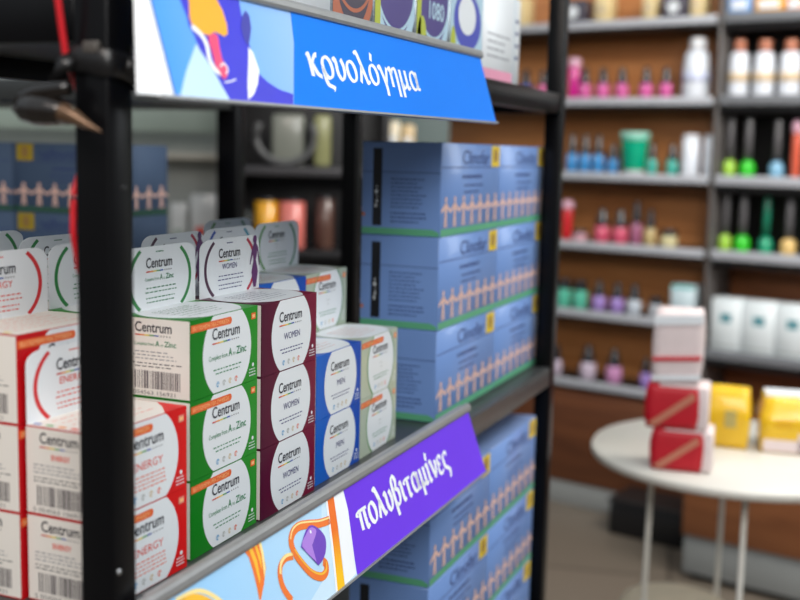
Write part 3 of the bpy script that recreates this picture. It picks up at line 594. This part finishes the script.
def taper(mb, P, m, sy=1):
    hs = []; hr = []
    for i in range(len(P)-1):
        for k_ in range(6): t = k_/6; hs.append(Vector(P[i][:3]).lerp(Vector(P[i+1][:3]), t)); hr.append(P[i][3]*(1-t)+P[i+1][3]*t)
    hs.append(Vector(P[-1][:3])); hr.append(P[-1][3]); mb.tube(hs, hr, m, 16)
mb = MB(); taper(mb, [(0.6160,0.5334,G+0.0266,0.0005),(0.6160,0.5309,G+0.0246,0.0055),(0.6160,0.5243,G+0.0233,0.0095),(0.6160,0.5143,G+0.0221,0.011),(0.6160,0.5044,G+0.0215,0.0105),(0.6160,0.4946,G+0.0202,0.0085),(0.6160,0.4882,G+0.0177,0.006)], hook); taper(mb, [(0.6160,0.5309,G+0.0272,0.003),(0.6160,0.5257,G+0.0306,0.005),(0.6160,0.5140,G+0.0339,0.006),(0.6160,0.5008,G+0.0352,0.006),(0.6160,0.4894,G+0.0365,0.005)], hook)
o = mb.build('hook_body', hk); o.matrix_parent_inverse = Matrix.Translation(-hk.location)
mb = MB(); taper(mb, [(0.6130,0.4922,G+0.0208,0.0066),(0.6130,0.4826,G+0.0176,0.0056),(0.6130,0.4731,G+0.0132,0.0034),(0.6130,0.4652,G+0.0101,0.0016),(0.6130,0.4605,G+0.0082,0.0003)], mat('bronze_tip', (96, 74, 56), .22, .5, .3, 60)); o = mb.build('pointed_tip', hk); o.matrix_parent_inverse = Matrix.Translation(-hk.location); o['label'] = 'pointed bronze tip'

# ---------------------------------------------------------------- rear shelving behind (seen between the posts)
ru = empty('rear_shelving', (1.5, 1.10, 0)); tag(ru, 'black shelving unit standing behind the front shelf, holding blurred blue boxes', 'shelf')
def rpart(mb, name): o = mb.build(name, ru); o.matrix_parent_inverse = Matrix.Translation((-1.5, -1.10, 0))
for x, y in ((1.5,1.10),(1.862,1.095),(1.5,1.86),(1.862,1.86)): mb = MB(); mb.bbox(x, y, 0, x+.034, y+.042, G+.75, black, .002); rpart(mb, 'post')
for z in (G+.104, G-.245): mb = MB(); mb.bbox(1.505, 1.105, z-.034, 1.89, 1.89, z, board, .002); rpart(mb, 'shelf_board')
for c in range(2):
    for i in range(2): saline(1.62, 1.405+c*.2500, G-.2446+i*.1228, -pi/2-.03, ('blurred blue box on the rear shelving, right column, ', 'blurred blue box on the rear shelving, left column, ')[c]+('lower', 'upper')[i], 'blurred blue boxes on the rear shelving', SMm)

# ---------------------------------------------------------------- display wall with bottles
wood = wood_mat('warm_wood', (170, 106, 56), (202, 136, 80)); woodd = wood_mat('cabinet_wood', (120, 70, 40), (152, 94, 56)); bk = mat('display_black', (22, 21, 23), .4); lip = mat('pale_shelf_lip', (176, 178, 184), .35); lipd = mat('grey_shelf_lip', (120, 122, 126), .35); plinth = mat('grey_plinth', (150, 152, 150), .4)
ROWS = [.455, .188, -.075, -.325, -.575, -.835]
def wall_thing(name, s, off, label, cat, group=None): o = empty(name, wpt(s, off), WALL_RZ); return tag(o, label, cat, group)
def wbox(root, name, s0, s1, o0, o1, z0, z1, m, ref, bev=.003, label=None):
    """box between wall positions; ref = root's (s, off)"""
    mb = MB(); mb.bbox(-(s1-ref[0]), -(o1-ref[1]), z0, -(s0-ref[0]), -(o0-ref[1]), z1, m, bev); o = mb.build(name, root)
    if label: o['label'] = label
    return o
dl = wall_thing('display_unit', .2, -.1, 'warm wood cosmetics display with pale shelf edges on the far wall', 'display')
wbox(dl, 'back_panel', -.425, .90, -.225, -.20, G-.90, G+1.0, wood, (.2,-.1)); wbox(dl, 'base_cabinet', -.425, .90, -.22, 0, .09, G-.865, wood_mat('dark_cabinet_wood', (84, 46, 26), (112, 66, 38)), (.2,-.1)); wbox(dl, 'plinth', -.425, .90, -.21, -.005, 0, .09, plinth, (.2,-.1), label='pale grey plinth')
for z in ROWS:
    a = wbox(dl, 'shelf', -.421, .895, -.20, -.006, G+z-.022, G+z+.012, bk, (.2,-.1)); mb = MB(); mb.bbox(-(.895-.2), -.1-.006+.0, G+z-.010, .62, -.1+.006+.0, G+z+.018, lip, .003); o = mb.build('shelf_lip', a); o['label'] = 'pale rounded shelf edge'
dr = wall_thing('display_unit', -.9, -.1, 'black-backed cosmetics display with white cartons, at the right', 'display')
wbox(dr, 'back_panel', -1.6, -.444, -.225, -.20, G-.36, G+1.0, bk, (-.9,-.1)); wbox(dr, 'lower_back_panel', -1.6, -.444, -.225, -.199, G-.90, G-.36, woodd, (-.9,-.1)); wbox(dr, 'side_panel', -.439, -.427, -.22, 0, G-.865, G+1.0, mat('grey_upright', (96, 92, 90), .4), (-.9,-.1))
RR = [ROWS[0], ROWS[1], ROWS[2], ROWS[3], -.665]
for i, z in enumerate(RR):
    a = wbox(dr, 'shelf', -1.6, -.442, -.20, -.004, G+z-.035, G+z+.012, bk, (-.9,-.1)); mb = MB(); mb.bbox(-.456, -.1-.006, G+z-.012, .7, -.1+.008, G+z+.022, lip if i in (2, 3) else lipd, .004); mb.build('shelf_lip', a)
wbox(dr, 'base_cabinet', -1.6, -.442, -.22, 0, 0, G-.865, woodd, (-.9,-.1))
# lower cabinet that stands forward, right
lc = wall_thing('low_cabinet', -.9, .3, 'low wooden counter cabinet on a grey plinth behind the white table', 'cabinet')
wbox(lc, 'body', -1.5, -.570, .21, .44, .146, G-.83, woodd, (-.9,.3)); wbox(lc, 'plinth', -1.5, -.574, .22, .43, .022, .144, plinth, (-.9,.3), label='grey plinth'); wbox(lc, 'toe_kick', -1.5, -.59, .23, .40, 0, .021, bk, (-.9,.3))
bn = wall_thing('storage_bin', -.21, .10, 'black storage bin on the floor between the wooden cabinets', 'bin'); wbox(bn, 'bin_body', -.475, -.205, .01, .19, 0, .115, bk, (-.21,.10), .008); wbox(bn, 'bin_rim', -.48, -.20, .005, .195, .116, .128, mat('bin_rim_black', (34, 33, 34), .35), (-.21,.10), .004)

# bottle builders: width, height in metres; local origin at the base
def cmat(n, c, **k): return mat('bottle_'+n, c, **({'rough': .25, 'coat': .4} | k))
capd = cmat('dark_cap', (26, 24, 30)); capw = cmat('white_cap', (225, 225, 228)); cwhite = cmat('white', (222, 226, 234))
PAL = {'pink': (232, 84, 168), 'pinkbot': (232, 96, 160), 'bluebot': (60, 80, 190), 'blue': (56, 150, 226), 'teal': (60, 190, 170), 'rose': (236, 84, 118), 'mauve': (176, 96, 134), 'beige': (216, 190, 128), 'lilac': (176, 140, 224), 'whitebot': (214, 224, 236), 'palebot': (226, 206, 226), 'pinkround': (226, 150, 206), 'tealjar': (90, 210, 176), 'clearjar': (200, 204, 212), 'creamjar': (240, 228, 170), 'pinkjar': (240, 176, 190)}
def bottle(kind, s, off, z, wd, h, label, group, rz=0):
    root = wall_thing({'j': 'cosmetic_jar'}.get('j' if 'jar' in kind else '', 'cosmetic_bottle'), s, off, label, 'jar' if 'jar' in kind else 'bottle', group); root.location.z = G+z; r = wd/2
    def P(prof, m, name, parent=root, seg=18): mb = MB(); mb.lathe(prof, m, seg); return mb.build(name, parent)
    if 'jar' in kind:
        P([(r*.9,0),(r,.004),(r,h*.6),(r*.94,h*.66)], cmat(kind, tuple(int(x*.82+20) for x in PAL[kind])), 'jar_body'); P([(r*.97,h*.66),(r*.97,h*.97),(r*.9,h)], capd, 'lid')
    elif kind in PAL:
        P([(r*.85,0),(r,.005),(r*1.0,h*.34),(r*.92,h*.46),(r*.75,h*.50)], cmat(kind, tuple(int(x*.82+20) for x in PAL[kind])), 'bottle_body')
        P([(r*.80,h*.50),(r*.82,h*.60),(r*.62,h*.72),(r*.44,h*.95),(r*.36,h)], capd, 'cap')
    elif kind in ('tube_magenta', 'redtube', 'tube_red'):
        c = {'tube_magenta': (208, 28, 140), 'redtube': (208, 36, 46), 'tube_red': (214, 96, 70)}[kind]
        P([(r*.8,0),(r*.85,.004),(r,h*.76),(r*.95,h*.78)], cmat(kind, c), 'tube_body'); P([(r*1.05,h*.78),(r*1.15,h*.86),(r*1.05,h*.95),(r*.5,h)], cmat('pale_ball', (226, 176, 196)), 'cap')
    elif kind == 'greentube':
        P([(r*.72,0),(r*.76,.012),(r*.78,h*.1)], capw, 'cap'); P([(r*.74,h*.1),(r*.80,h*.12),(r*.98,h*.80),(r,h*.82)], cmat('greentube', (0, 176, 136)), 'tube_body'); P([(r*1.02,h*.82),(r*1.08,h)], cmat('pale_teal', (150, 214, 194)), 'tube_end')
    elif kind in ('whitebig', 'white'):
        P([(r*.95,0),(r,.006),(r*.98,h*.5),(r*.86,h*.76),(r*.6,h*.80)], cwhite, 'bottle_body'); P([(r*.58,h*.80),(r*.60,h*.97),(r*.5,h)], capw if kind == 'whitebig' else cmat('copper_cap', (190, 120, 92)), 'cap')
        mb = MB(); mb.lathe([(r*1.005, h*.28), (r*.995, h*.44)], cmat('lilac_label', (206, 212, 236)) if kind == 'whitebig' else cmat('gold_label', (214, 190, 156)), 18); mb.build('label_band', root)
    elif kind == 'whitecan':
        P([(r*.97,0),(r,.004),(r,h*.90),(r*.9,h*.92)], cwhite, 'can_body'); P([(r*.92,h*.92),(r*.92,h*.99),(r*.85,h)], capw, 'lid')
    elif kind.startswith('disp'):
        c = {'disp_lime': (160, 206, 70), 'disp_green': (50, 200, 40), 'disp_blue': (130, 180, 210), 'disp_teal': (40, 160, 120), 'disp_beige': (226, 190, 120)}[kind]; r = min(r, .026)
        P([(r*.9,0),(r,.004),(r,h*.20),(r*.8,h*.27),(r*.4,h*.30)], cmat(kind, c), 'bottle_body'); P([(r*.48,h*.30),(r*.52,h*.62),(r*.52,h*.97),(r*.4,h)], cmat('smoky_stem', (88, 86, 88)) if kind != 'disp_teal' else cmat('teal_stem', (24, 116, 88)), 'tall_cap')
def card(kind, s, off, z, wd, h, label, group):
    root = wall_thing('cosmetic_carton', s, off, label, 'carton', group); root.location.z = G+z; x = wd/2; mb = MB()
    c = {'star': (66, 62, 74), 'cream': (226, 204, 150), 'bluebox': (110, 160, 220), 'orangebox': (232, 164, 44), 'pinkbox': (236, 170, 140), 'tealcarton': (206, 224, 230), 'wbox': (226, 234, 236)}[kind]
    mb.bbox(-x, -.04, 0, x, .04, h, mat('carton_'+kind, c, .3, 0, .04, 20, .5, .3), .002, 1); mb.build('carton_body', root); F = frame((0,-.04,0), (1,0,0), (0,0,1)); mb = MB()
    if kind == 'star': mb.poly(F, clipc(0, h*.5, h*.26, h*.26, -1, 0, 1, 1, 20), white, 1)
    elif kind == 'wbox': mb.rect(F, -x*.35, h*.56, x*.35, h*.72, mat('teal_mark', (70, 140, 150), .4), 1); mb.rect(F, -x*.8, h*.10, x*.8, h*.13, gy_ic, 1)
    elif kind == 'tealcarton': mb.rect(F, -x, h*.9, x, h*.99, mat('teal_mark2', (96, 190, 184), .4), 1)
    else: mb.rect(F, -x*.7, h*.25, x*.7, h*.6, white if kind != 'cream' else tn_ic, 1)
    mb.build('printed_panel', root)
N1 = ('first', 'second', 'third', 'fourth', 'fifth')
ITEMS = [
 (0, 'star', 0.128, 0.094, 0.087, 'dark carton with a white disc, top wooden shelf beside the far post'),
 (0, 'cream', 0.017, 0.05, 0.107, 'narrow cream carton, top wooden shelf, near the far post'),
 (0, 'cream', -0.162, 0.042, 0.104, 'narrow cream carton, middle of the top wooden shelf'),
 (0, 'star', -0.254, 0.089, 0.082, 'dark carton with a white disc, right end of the top wooden shelf'),
 (0, 'cream', -0.335, 0.041, 0.101, 'narrow cream carton at the right end of the top wooden shelf'),
 (0, 'cream', 0.358, 0.052, 0.113, 'narrow cream carton seen left of the far post, top shelf'),
 (0, 'bluebox', -0.483, 0.076, 0.086, 'light blue carton on the top shelf of the black display'),
 (0, 'orangebox', -0.58, 0.097, 0.078, 'orange carton on the top shelf of the black display'),
 (0, 'pinkbox', -0.661, 0.051, 0.07, 'peach carton on the top shelf at the right picture edge'),
 (1, 'bluebot', 0.334, 0.053, 0.114, 'dark blue bottle seen left of the far post, second shelf'),
 (1, 'pinkbot', 0.261, 0.045, 0.112, 'pink bottle seen just left of the far post, second shelf'),
 (1, 'tube_magenta', 0.132, 0.044, 0.154, 'magenta tube with a pale ball top beside the far post'),
 (1, 'pink', 0.087, 0.047, 0.117, 'pink bottle, first right of the magenta tube'),
 (1, 'pink', 0.015, 0.047, 0.115, 'pink bottle, second right of the magenta tube'),
 (1, 'pink', -0.059, 0.046, 0.114, 'pink bottle, third right of the magenta tube'),
 (1, 'pink', -0.151, 0.046, 0.112, 'pink bottle, second left of the big white bottle'),
 (1, 'pink', -0.225, 0.045, 0.111, 'pink bottle directly left of the big white bottle'),
 (1, 'whitebig', -0.334, 0.095, 0.204, 'big white bottle at the end of the row of pink bottles'),
 (1, 'white', -0.48, 0.07, 0.193, 'white bottle with copper cap, leftmost of the three on the black display'),
 (1, 'white', -0.565, 0.072, 0.19, 'white bottle with copper cap, middle of the three on the black display'),
 (1, 'white', -0.65, 0.072, 0.187, 'white bottle with copper cap, rightmost of the three on the black display'),
 (2, 'blue', 0.127, 0.044, 0.141, 'tall blue bottle nearest the far post, third shelf'),
 (2, 'blue', 0.074, 0.044, 0.139, 'tall blue bottle, middle one of three, third shelf'),
 (2, 'blue', 0.021, 0.044, 0.138, 'tall blue bottle, right one of three, third shelf'),
 (2, 'blue', -0.038, 0.043, 0.108, 'short blue bottle left of the green tube'),
 (2, 'greentube', -0.12, 0.1, 0.149, 'large emerald green tube standing on its cap'),
 (2, 'teal', -0.188, 0.039, 0.113, 'teal bottle directly right of the green tube'),
 (2, 'teal', -0.263, 0.042, 0.111, 'teal bottle directly left of the white cans'),
 (2, 'whitecan', -0.329, 0.062, 0.144, 'wide white can on the third shelf'),
 (2, 'whitecan', -0.397, 0.044, 0.143, 'slim white can on the third shelf, next to the black display'),
 (2, 'disp_lime', -0.467, 0.044, 0.202, 'tall dark-topped lime bottle on the third shelf, black display'),
 (2, 'disp_green', -0.529, 0.05, 0.2, 'tall dark-topped bright green bottle on the third shelf, black display'),
 (2, 'disp_blue', -0.626, 0.046, 0.196, 'tall dark-topped pale blue bottle on the third shelf, black display'),
 (2, 'tube_red', -0.688, 0.032, 0.194, 'coral red tube at the right picture edge, third shelf'),
 (3, 'redtube', 0.136, 0.041, 0.149, 'red tube with a pale top beside the far post, fourth shelf'),
 (3, 'pinkjar', 0.082, 0.055, 0.044, 'low pink jar right of the red tube'),
 (3, 'rose', -0.007, 0.058, 0.124, 'rose red bottle, left one of the pair on the fourth shelf'),
 (3, 'rose', -0.079, 0.058, 0.123, 'rose red bottle, right one of the pair on the fourth shelf'),
 (3, 'mauve', -0.141, 0.043, 0.157, 'mauve bottle right of the rose red pair'),
 (3, 'beige', -0.195, 0.043, 0.128, 'beige bottle right of the mauve bottle'),
 (3, 'creamjar', -0.266, 0.06, 0.063, 'cream jar with dark lid on the fourth shelf'),
 (3, 'disp_lime', -0.467, 0.044, 0.197, 'tall dark-topped lime bottle on the fourth shelf, black display'),
 (3, 'disp_green', -0.527, 0.054, 0.195, 'tall dark-topped bright green bottle on the fourth shelf, black display'),
 (3, 'disp_teal', -0.606, 0.046, 0.192, 'tall teal bottle on the fourth shelf, black display'),
 (3, 'disp_beige', -0.682, 0.054, 0.19, 'tall dark-topped beige bottle on the fourth shelf, black display'),
 (4, 'tealjar', 0.137, 0.056, 0.105, 'teal jar with dark lid nearest the far post, fifth shelf'),
 (4, 'tealjar', 0.07, 0.056, 0.104, 'teal jar with dark lid, second on the fifth shelf'),
 (4, 'lilac', -0.008, 0.052, 0.11, 'lilac bottle, left one of the pair on the fifth shelf'),
 (4, 'lilac', -0.08, 0.051, 0.109, 'lilac bottle, right one of the pair on the fifth shelf'),
 (4, 'whitebot', -0.147, 0.054, 0.108, 'clear whitish bottle with dark cap on the fifth shelf'),
 (4, 'clearjar', -0.231, 0.05, 0.071, 'grey clear jar on the fifth shelf behind the pale package'),
 (4, 'tealcarton', -0.343, 0.085, 0.126, 'white carton with teal top stripe behind the pale package'),
 (4, 'wbox', -0.502, 0.105, 0.185, 'glossy white carton with teal mark, leftmost on the black display'),
 (4, 'wbox', -0.614, 0.108, 0.185, 'glossy white carton with teal mark, middle on the black display'),
 (4, 'wbox', -0.726, 0.108, 0.185, 'glossy white carton with teal mark, at the right picture edge'),
 (5, 'palebot', 0.024, 0.06, 0.127, 'pale bottle with dark cap on the lowest shelf'),
 (5, 'pinkround', -0.081, 0.059, 0.125, 'pink rounded bottle on the lowest shelf'),
 (5, 'lilac', -0.207, 0.043, 0.108, 'lilac bottle on the lowest shelf beside the pale package'),
 (5, 'palebot', 0.155, 0.038, 0.114, 'pale bottle on the lowest shelf against the far post')]
for r_, k_, s, wd, h, lab in ITEMS:
    g_ = 'products on the far display shelves'
    (card if k_ in ('star','cream','bluebox','orangebox','pinkbox','tealcarton','wbox') else bottle)(k_, s, -.062, (RR if k_ == 'wbox' else ROWS)[r_]+.0125, wd, h, lab, g_)

# ---------------------------------------------------------------- round table with gift packs
def fr(f_, r_, z=0): return Vector((cos(TH)*f_+sin(TH)*r_, sin(TH)*f_-cos(TH)*r_, z))
tb = mat('table_white', (208, 204, 194), .35, 0, .03, 6, .5, .2); tl = mat('table_leg_white', (214, 210, 200), .35)
tc_ = fr(2.295, .712); tz = G-.600
tt = empty('side_table', tc_); tag(tt, 'round white table with thin rod legs in front of the wooden display', 'table')
mb = MB(); mb.lathe([(.285,tz-.022),(.300,tz-.019),(.303,tz-.012),(.303,tz-.006),(.299,tz)], tb, 72); mb.build('table_top', tt)
for f_, r_ in ((2.29,.528),(2.09,.668),(2.49,.742),(2.36,.90)):
    p = fr(f_, r_)-tc_; mb = MB(); mb.tube([(p.x, p.y, 0), (p.x*.99, p.y*.99, tz*.5), (p.x*.97, p.y*.97, tz-.0235)], .0058, tl, 12); mb.build('leg', tt)
st = empty('stool', fr(2.42,.628)); tag(st, 'low round beige stool under the white table', 'stool')
mb = MB(); mb.lathe([(.10,.285),(.115,.29),(.12,.305),(.112,.318),(.09,.322)], mat('beige_seat', (206, 192, 168), .6), 40); mb.build('seat', st)
for i in range(3): a = 2*pi*i/3+.3; mb = MB(); mb.tube([(.09*cos(a), .09*sin(a), 0), (.06*cos(a), .06*sin(a), .286)], .009, tl, 8); mb.build('leg', st)

redw = mat('red_wrap', (186, 14, 34), .5, 0, .12, 30); tan = mat('tan_ribbon', (190, 120, 96), .45); palew = mat('pale_wrap', (222, 206, 204), .5, 0, .08, 40); redr = mat('red_ribbon', (200, 50, 60), .45)
yaw = TH-pi/2-radians(17)
def pack(name, f_, r_, z, wd, dp, h, kind, label, group, yw=yaw):
    root = empty(name, fr(f_, r_, z), yw); tag(root, label, 'package', group)
    m = {'red': redw, 'pale': palew}[kind]
    bm = bmesh.new(); bmesh.ops.create_cube(bm, size=1)
    for v in bm.verts: v.co = Vector((wd*(v.co.x+.5), dp*(v.co.y+.5), h*(v.co.z+.5)))
    bmesh.ops.subdivide_edges(bm, edges=bm.edges[:], cuts=5, use_grid_fill=True)
    R = random.Random(len(label))
    for v in bm.verts:
        c = Vector((wd/2, dp/2, h/2)); q = v.co-c; e_ = max(abs(q.x)/(wd/2), abs(q.y)/(dp/2)); 
        k2 = 1-.07*(abs(q.z)/(h/2))**4; v.co.x = c.x+q.x*k2+R.uniform(-1,1)*.0008; v.co.y = c.y+q.y*k2
        if 1e-4 < v.co.z < h-1e-4: v.co.x += .0022*(1-(q.z/(h/2))**2)*(1 if q.x > 0 else -1)
    mb = MB(); mb.bm(bm, m, True); mb.build('wrapped_body', root)
    F = frame((0,-.0015,0), (1,0,0), (0,0,1)); mb = MB()
    if kind == 'red':
        a = [(wd*.06,h*.10),(wd*.20,h*.04),(wd*.96,h*.72),(wd*.90,h*.86)]; vs = [F[0]+F[1]*x+F[2]*y-Vector((0,.0004,0)) for x, y in a]+[F[0]+F[1]*x+F[2]*y+Vector((0,.0012,0)) for x, y in a]
        mb.add(vs, [(0,1,2,3),(0,4,5,1),(1,5,6,2),(2,6,7,3),(3,7,4,0)], tan); mb.build('ribbon', root)['label'] = 'tan diagonal ribbon'
        mb = MB(); mb.bbox(wd*.96, .002, h*.02, wd+.020, dp*.98, h*.99, palew, .005, 2); mb.bbox(wd*.25, .002, h*.94, wd*.98, dp*.95, h*1.004, palew, .001, 1); mb.build('white_panel', root)['label'] = 'white patterned side panel'
    else:
        for (b0, b1, m2) in ((.80,.93,white),(.30,.36,redr),(.03,.10,white)):
            mb = MB(); mb.add([F[0]+F[1]*x+F[2]*y+Vector((0,d_,0)) for d_ in (-.0022, .0015) for x, y in ((0,h*b0),(wd,h*(b0+.05)),(wd,h*(b1+.05)),(0,h*b1))], [(0,1,2,3),(7,6,5,4),(0,4,5,1),(1,5,6,2),(2,6,7,3),(3,7,4,0)], m2); mb.build('wrap_band', root)
    return root
GP = 'wrapped packages on the white table'
pack('gift_pack', 2.135, .492, tz+.0006, .096, .085, .082, 'red', 'red wrapped pack with tan diagonal ribbon, lower of the two, on the white table', GP)
pack('gift_pack', 2.137, .478, tz+.0836, .098, .085, .086, 'red', 'red wrapped pack with tan diagonal ribbon, upper of the two', GP)
pack('gift_pack', 2.139, .488, tz+.1706, .090, .080, .140, 'pale', 'tall pale pinkish package standing on the red packs', GP)
yel = mat('yellow_film', (226, 182, 18), .3, 0, .12, 26, .5, .4); yeld = mat('yellow_film_deep', (214, 164, 20), .35)
def ypack(f_, r_, wd, dp, h, yw, label, soft, white_lab):
    root = empty('tissue_pack', fr(f_, r_, tz+.0006), yw); tag(root, label, 'package', GP)
    bm = bmesh.new(); bmesh.ops.create_cube(bm, size=1)
    for v in bm.verts: v.co = Vector((wd*(v.co.x+.5), dp*(v.co.y+.5), h*(v.co.z+.5)))
    bmesh.ops.subdivide_edges(bm, edges=bm.edges[:], cuts=6, use_grid_fill=True); R = random.Random(3)
    for v in bm.verts:
        q = v.co-Vector((wd/2, dp/2, h/2)); t = 1-(abs(q.z)/(h/2))**2
        v.co.x += soft*t*(q.x/(wd/2)); v.co.y += soft*t*(q.y/(dp/2))
        if q.z > h*.30: v.co.x -= q.x*.05; v.co.y -= q.y*.22; v.co.z += .007*(1-(2*q.y/dp)**2)+R.uniform(-1,1)*.0012
        v.co.y += R.uniform(-1,1)*.0008
    mb = MB(); mb.bm(bm, yel, True); mb.build('film_body', root)
    mb = MB(); F = frame((0,-.0004,0), (1,0,0), (0,0,1)); y = -soft-.0012
    def onf(a0, b0, a1, b1, m): mb.box(wd*a0, y, h*b0, wd*a1, y+.004, h*b1, m)
    if white_lab:
        onf(.02, .03, .46, .26, palew); onf(.40, .03, .62, .40, palew); onf(.64, .08, .98, .66, white); onf(.70, .18, .90, .52, cmat('picture_orange', (206, 130, 60))); onf(.14, .50, .34, .64, yeld); mb.build('front_label', root)['label'] = 'white printed front label'
        mb = MB(); mb.box(wd*.04, dp*.24, h+.0035, wd*.70, dp*.80, h+.0085, white); mb.build('top_label', root)['label'] = 'white printed top label'
    else: onf(.44, .38, .72, .68, mat('emblem_grey', (176, 162, 96), .4)); mb.build('emblem', root)
ypack(2.324, .650, .083, .080, .118, TH-pi/2-radians(20), 'yellow film-wrapped pack with grey emblem, right of the red packs', .004, False)
ypack(2.284, .754, .180, .12, .108, TH-pi/2-radians(13), 'yellow film-wrapped pack with white labels at the right picture edge', .003, True)

# ---------------------------------------------------------------- far left: dark display and pale shelves seen through the front shelf
def cam_thing(name, f_, r_, z, label, cat, group=None, turn=0): o = empty(name, fr(f_, r_, z), TH-pi/2+turn); return tag(o, label, cat, group)
dd = cam_thing('dark_display', 3.2, -.33, 0, 'dark display case with yellow and pink jars, seen behind the front shelf', 'display')
mb = MB(); mb.bbox(-.175, .20, 0, .28, .23, G+.9, bk, .003); mb.build('back_panel', dd)
for x in (-.195, .27): mb = MB(); mb.bbox(x, 0, 0, x+.02, .23, G+.9, bk, .003); mb.build('side_panel', dd)
for z in (G-.285, G-.05, G+.28): mb = MB(); mb.bbox(-.175, .0, z-.025, .27, .2, z, bk if z != G-.05 else mat('dark_grey_shelf', (58, 56, 58), .4), .003); mb.build('shelf', dd)
def jar(f_, r_, z, rd, h, c, cn, label, tilt=0):
    o = cam_thing('jar', f_, r_, z, label, 'jar', 'jars in the dark display case'); mb = MB(); mb.lathe([(rd*.94,0),(rd,.004),(rd,h*.92),(rd*.94,h*.93)], cmat(cn, c), 22); mb.build('jar_body', o)
    mb = MB(); mb.lathe([(rd*.96,h*.93),(rd*.96,h*.99),(rd*.88,h)], capd, 22); mb.build('lid', o); o.rotation_euler.y = tilt
jar(3.27, -.392, G-.2845, .034, .145, (232, 166, 30), 'amber', 'amber yellow jar in the dark display case')
jar(3.27, -.318, G-.2845, .038, .145, (222, 122, 112), 'coral', 'coral pink jar in the dark display case')
jar(3.30, -.447, G-.2845, .022, .115, (70, 72, 66), 'olive', 'small dark olive jar left of the amber jar')
jar(3.27, -.222, G-.2845, .026, .155, (92, 64, 54), 'brown', 'brown tube-shaped jar right of the coral jar')
mb = MB(); mb.tube([(.085*cos(radians(a)), .0, .07+.075*sin(radians(a))) for a in range(150, 395, 8)], .010, mat('grey_ring', (90, 90, 90), .4), 10); o = mb.build('ring_handle', None, fr(3.28, -.34, G-.0495+.015), TH-pi/2); tag(o, 'dark grey round holder on the shelf above the jars', 'holder')
def pouch(f_, r_, z, wd, h, c, cn, label):
    mb = MB(); mb.bbox(-wd/2, -.02, 0, wd/2, .02, h, cmat(cn, c), .012, 3); o = mb.build('pouch', None, fr(f_, r_, z), TH-pi/2); tag(o, label, 'pouch', 'pouches in the dark display case')
pouch(3.31, -.335, G-.0495, .095, .15, (128, 130, 120), 'sage', 'pale sage pouch above the jars in the dark display')
pouch(3.31, -.235, G-.0495, .05, .15, (150, 150, 104), 'straw', 'straw yellow pouch right of the sage pouch')
# pale shelf seen between the near post and the black rear post
ps = cam_thing('pale_display', 3.6, -.72, 0, 'pale display rack with white packs between the two left posts', 'display')
pg = mat('pale_grey_green', (168, 182, 170), .5); 
mb = MB(); mb.bbox(-.9, .15, 0, .30, .18, G+.9, mat('pale_back', (168, 172, 168), .6), .003); mb.build('back_panel', ps)
mb = MB(); mb.bbox(-.95, -.02, G+.045, .27, .02, G+.16, pg, .004); mb.build('header_board', ps)
for z in (G-.02, G-.30): mb = MB(); mb.bbox(-.9, 0, z-.02, .30, .15, z, mat('pale_shelf', (196, 190, 176), .5), .003); mb.build('shelf', ps)
for i, (x, wd, h, c, cn, lab) in enumerate(((.085, .085, .15, (214, 214, 212), 'w1', 'white pack on the pale rack, upright, beside a red-dotted pack'), (.17, .06, .13, (206, 170, 160), 'w2', 'white and red pack on the pale rack'), (.005, .05, .12, (228, 228, 226), 'w3', 'small white pack on the pale rack, hidden by blue boxes'), (.240, .05, .14, (190, 176, 170), 'w4', 'greyish pack at the right end of the pale rack'))):
    o = cam_thing('small_pack', 3.6, -.72+x, G-.2995, lab, 'pack', 'packs on the pale rack'); mb = MB(); mb.bbox(-wd/2, .02, 0, wd/2, .09, h, cmat(cn, c), .006, 2); mb.build('pack_body', o); mb = MB(); mb.box(-wd*.3, .0185, h*.12, wd*.3, .0215, h*.3, rtx if i in (0, 1) else pg); mb.build('pack_label', o)
# shelf of cream and red products seen above the blue boxes
cs = cam_thing('cream_display', 3.9, .06, 0, 'grey-teal display stand seen above the near blue boxes', 'display'); tg = mat('teal_grey', (84, 100, 98), .5)
mb = MB(); mb.bbox(-.22, .1, 0, .10, .14, G+.9, tg, .004); mb.build('back_panel', cs)
for z in (G-.02, G+.33): mb = MB(); mb.bbox(-.22, -.08, z-.02, .0, .1, z, tg, .003); mb.build('shelf', cs)
for x, wd, h, c, cn, lab in ((-.165, .055, .11, (206, 120, 104), 'c1', 'reddish cream pack, left of three on the grey-teal stand'), (-.10, .055, .12, (236, 222, 190), 'c2', 'cream pack, middle of three on the grey-teal stand'), (-.045, .045, .11, (220, 190, 140), 'c3', 'tan pack, right of three on the grey-teal stand')):
    o = cam_thing('cream_pack', 3.88, .06+x, G-.0195, lab, 'pack', 'packs on the grey-teal stand'); mb = MB(); mb.bbox(-wd/2, -.03, 0, wd/2, .04, h, cmat(cn, c), .008, 2); mb.build('pack_body', o); mb = MB(); mb.box(-wd*.3, -.0315, h*.3, wd*.3, -.029, h*.6, white); mb.build('pack_label', o)
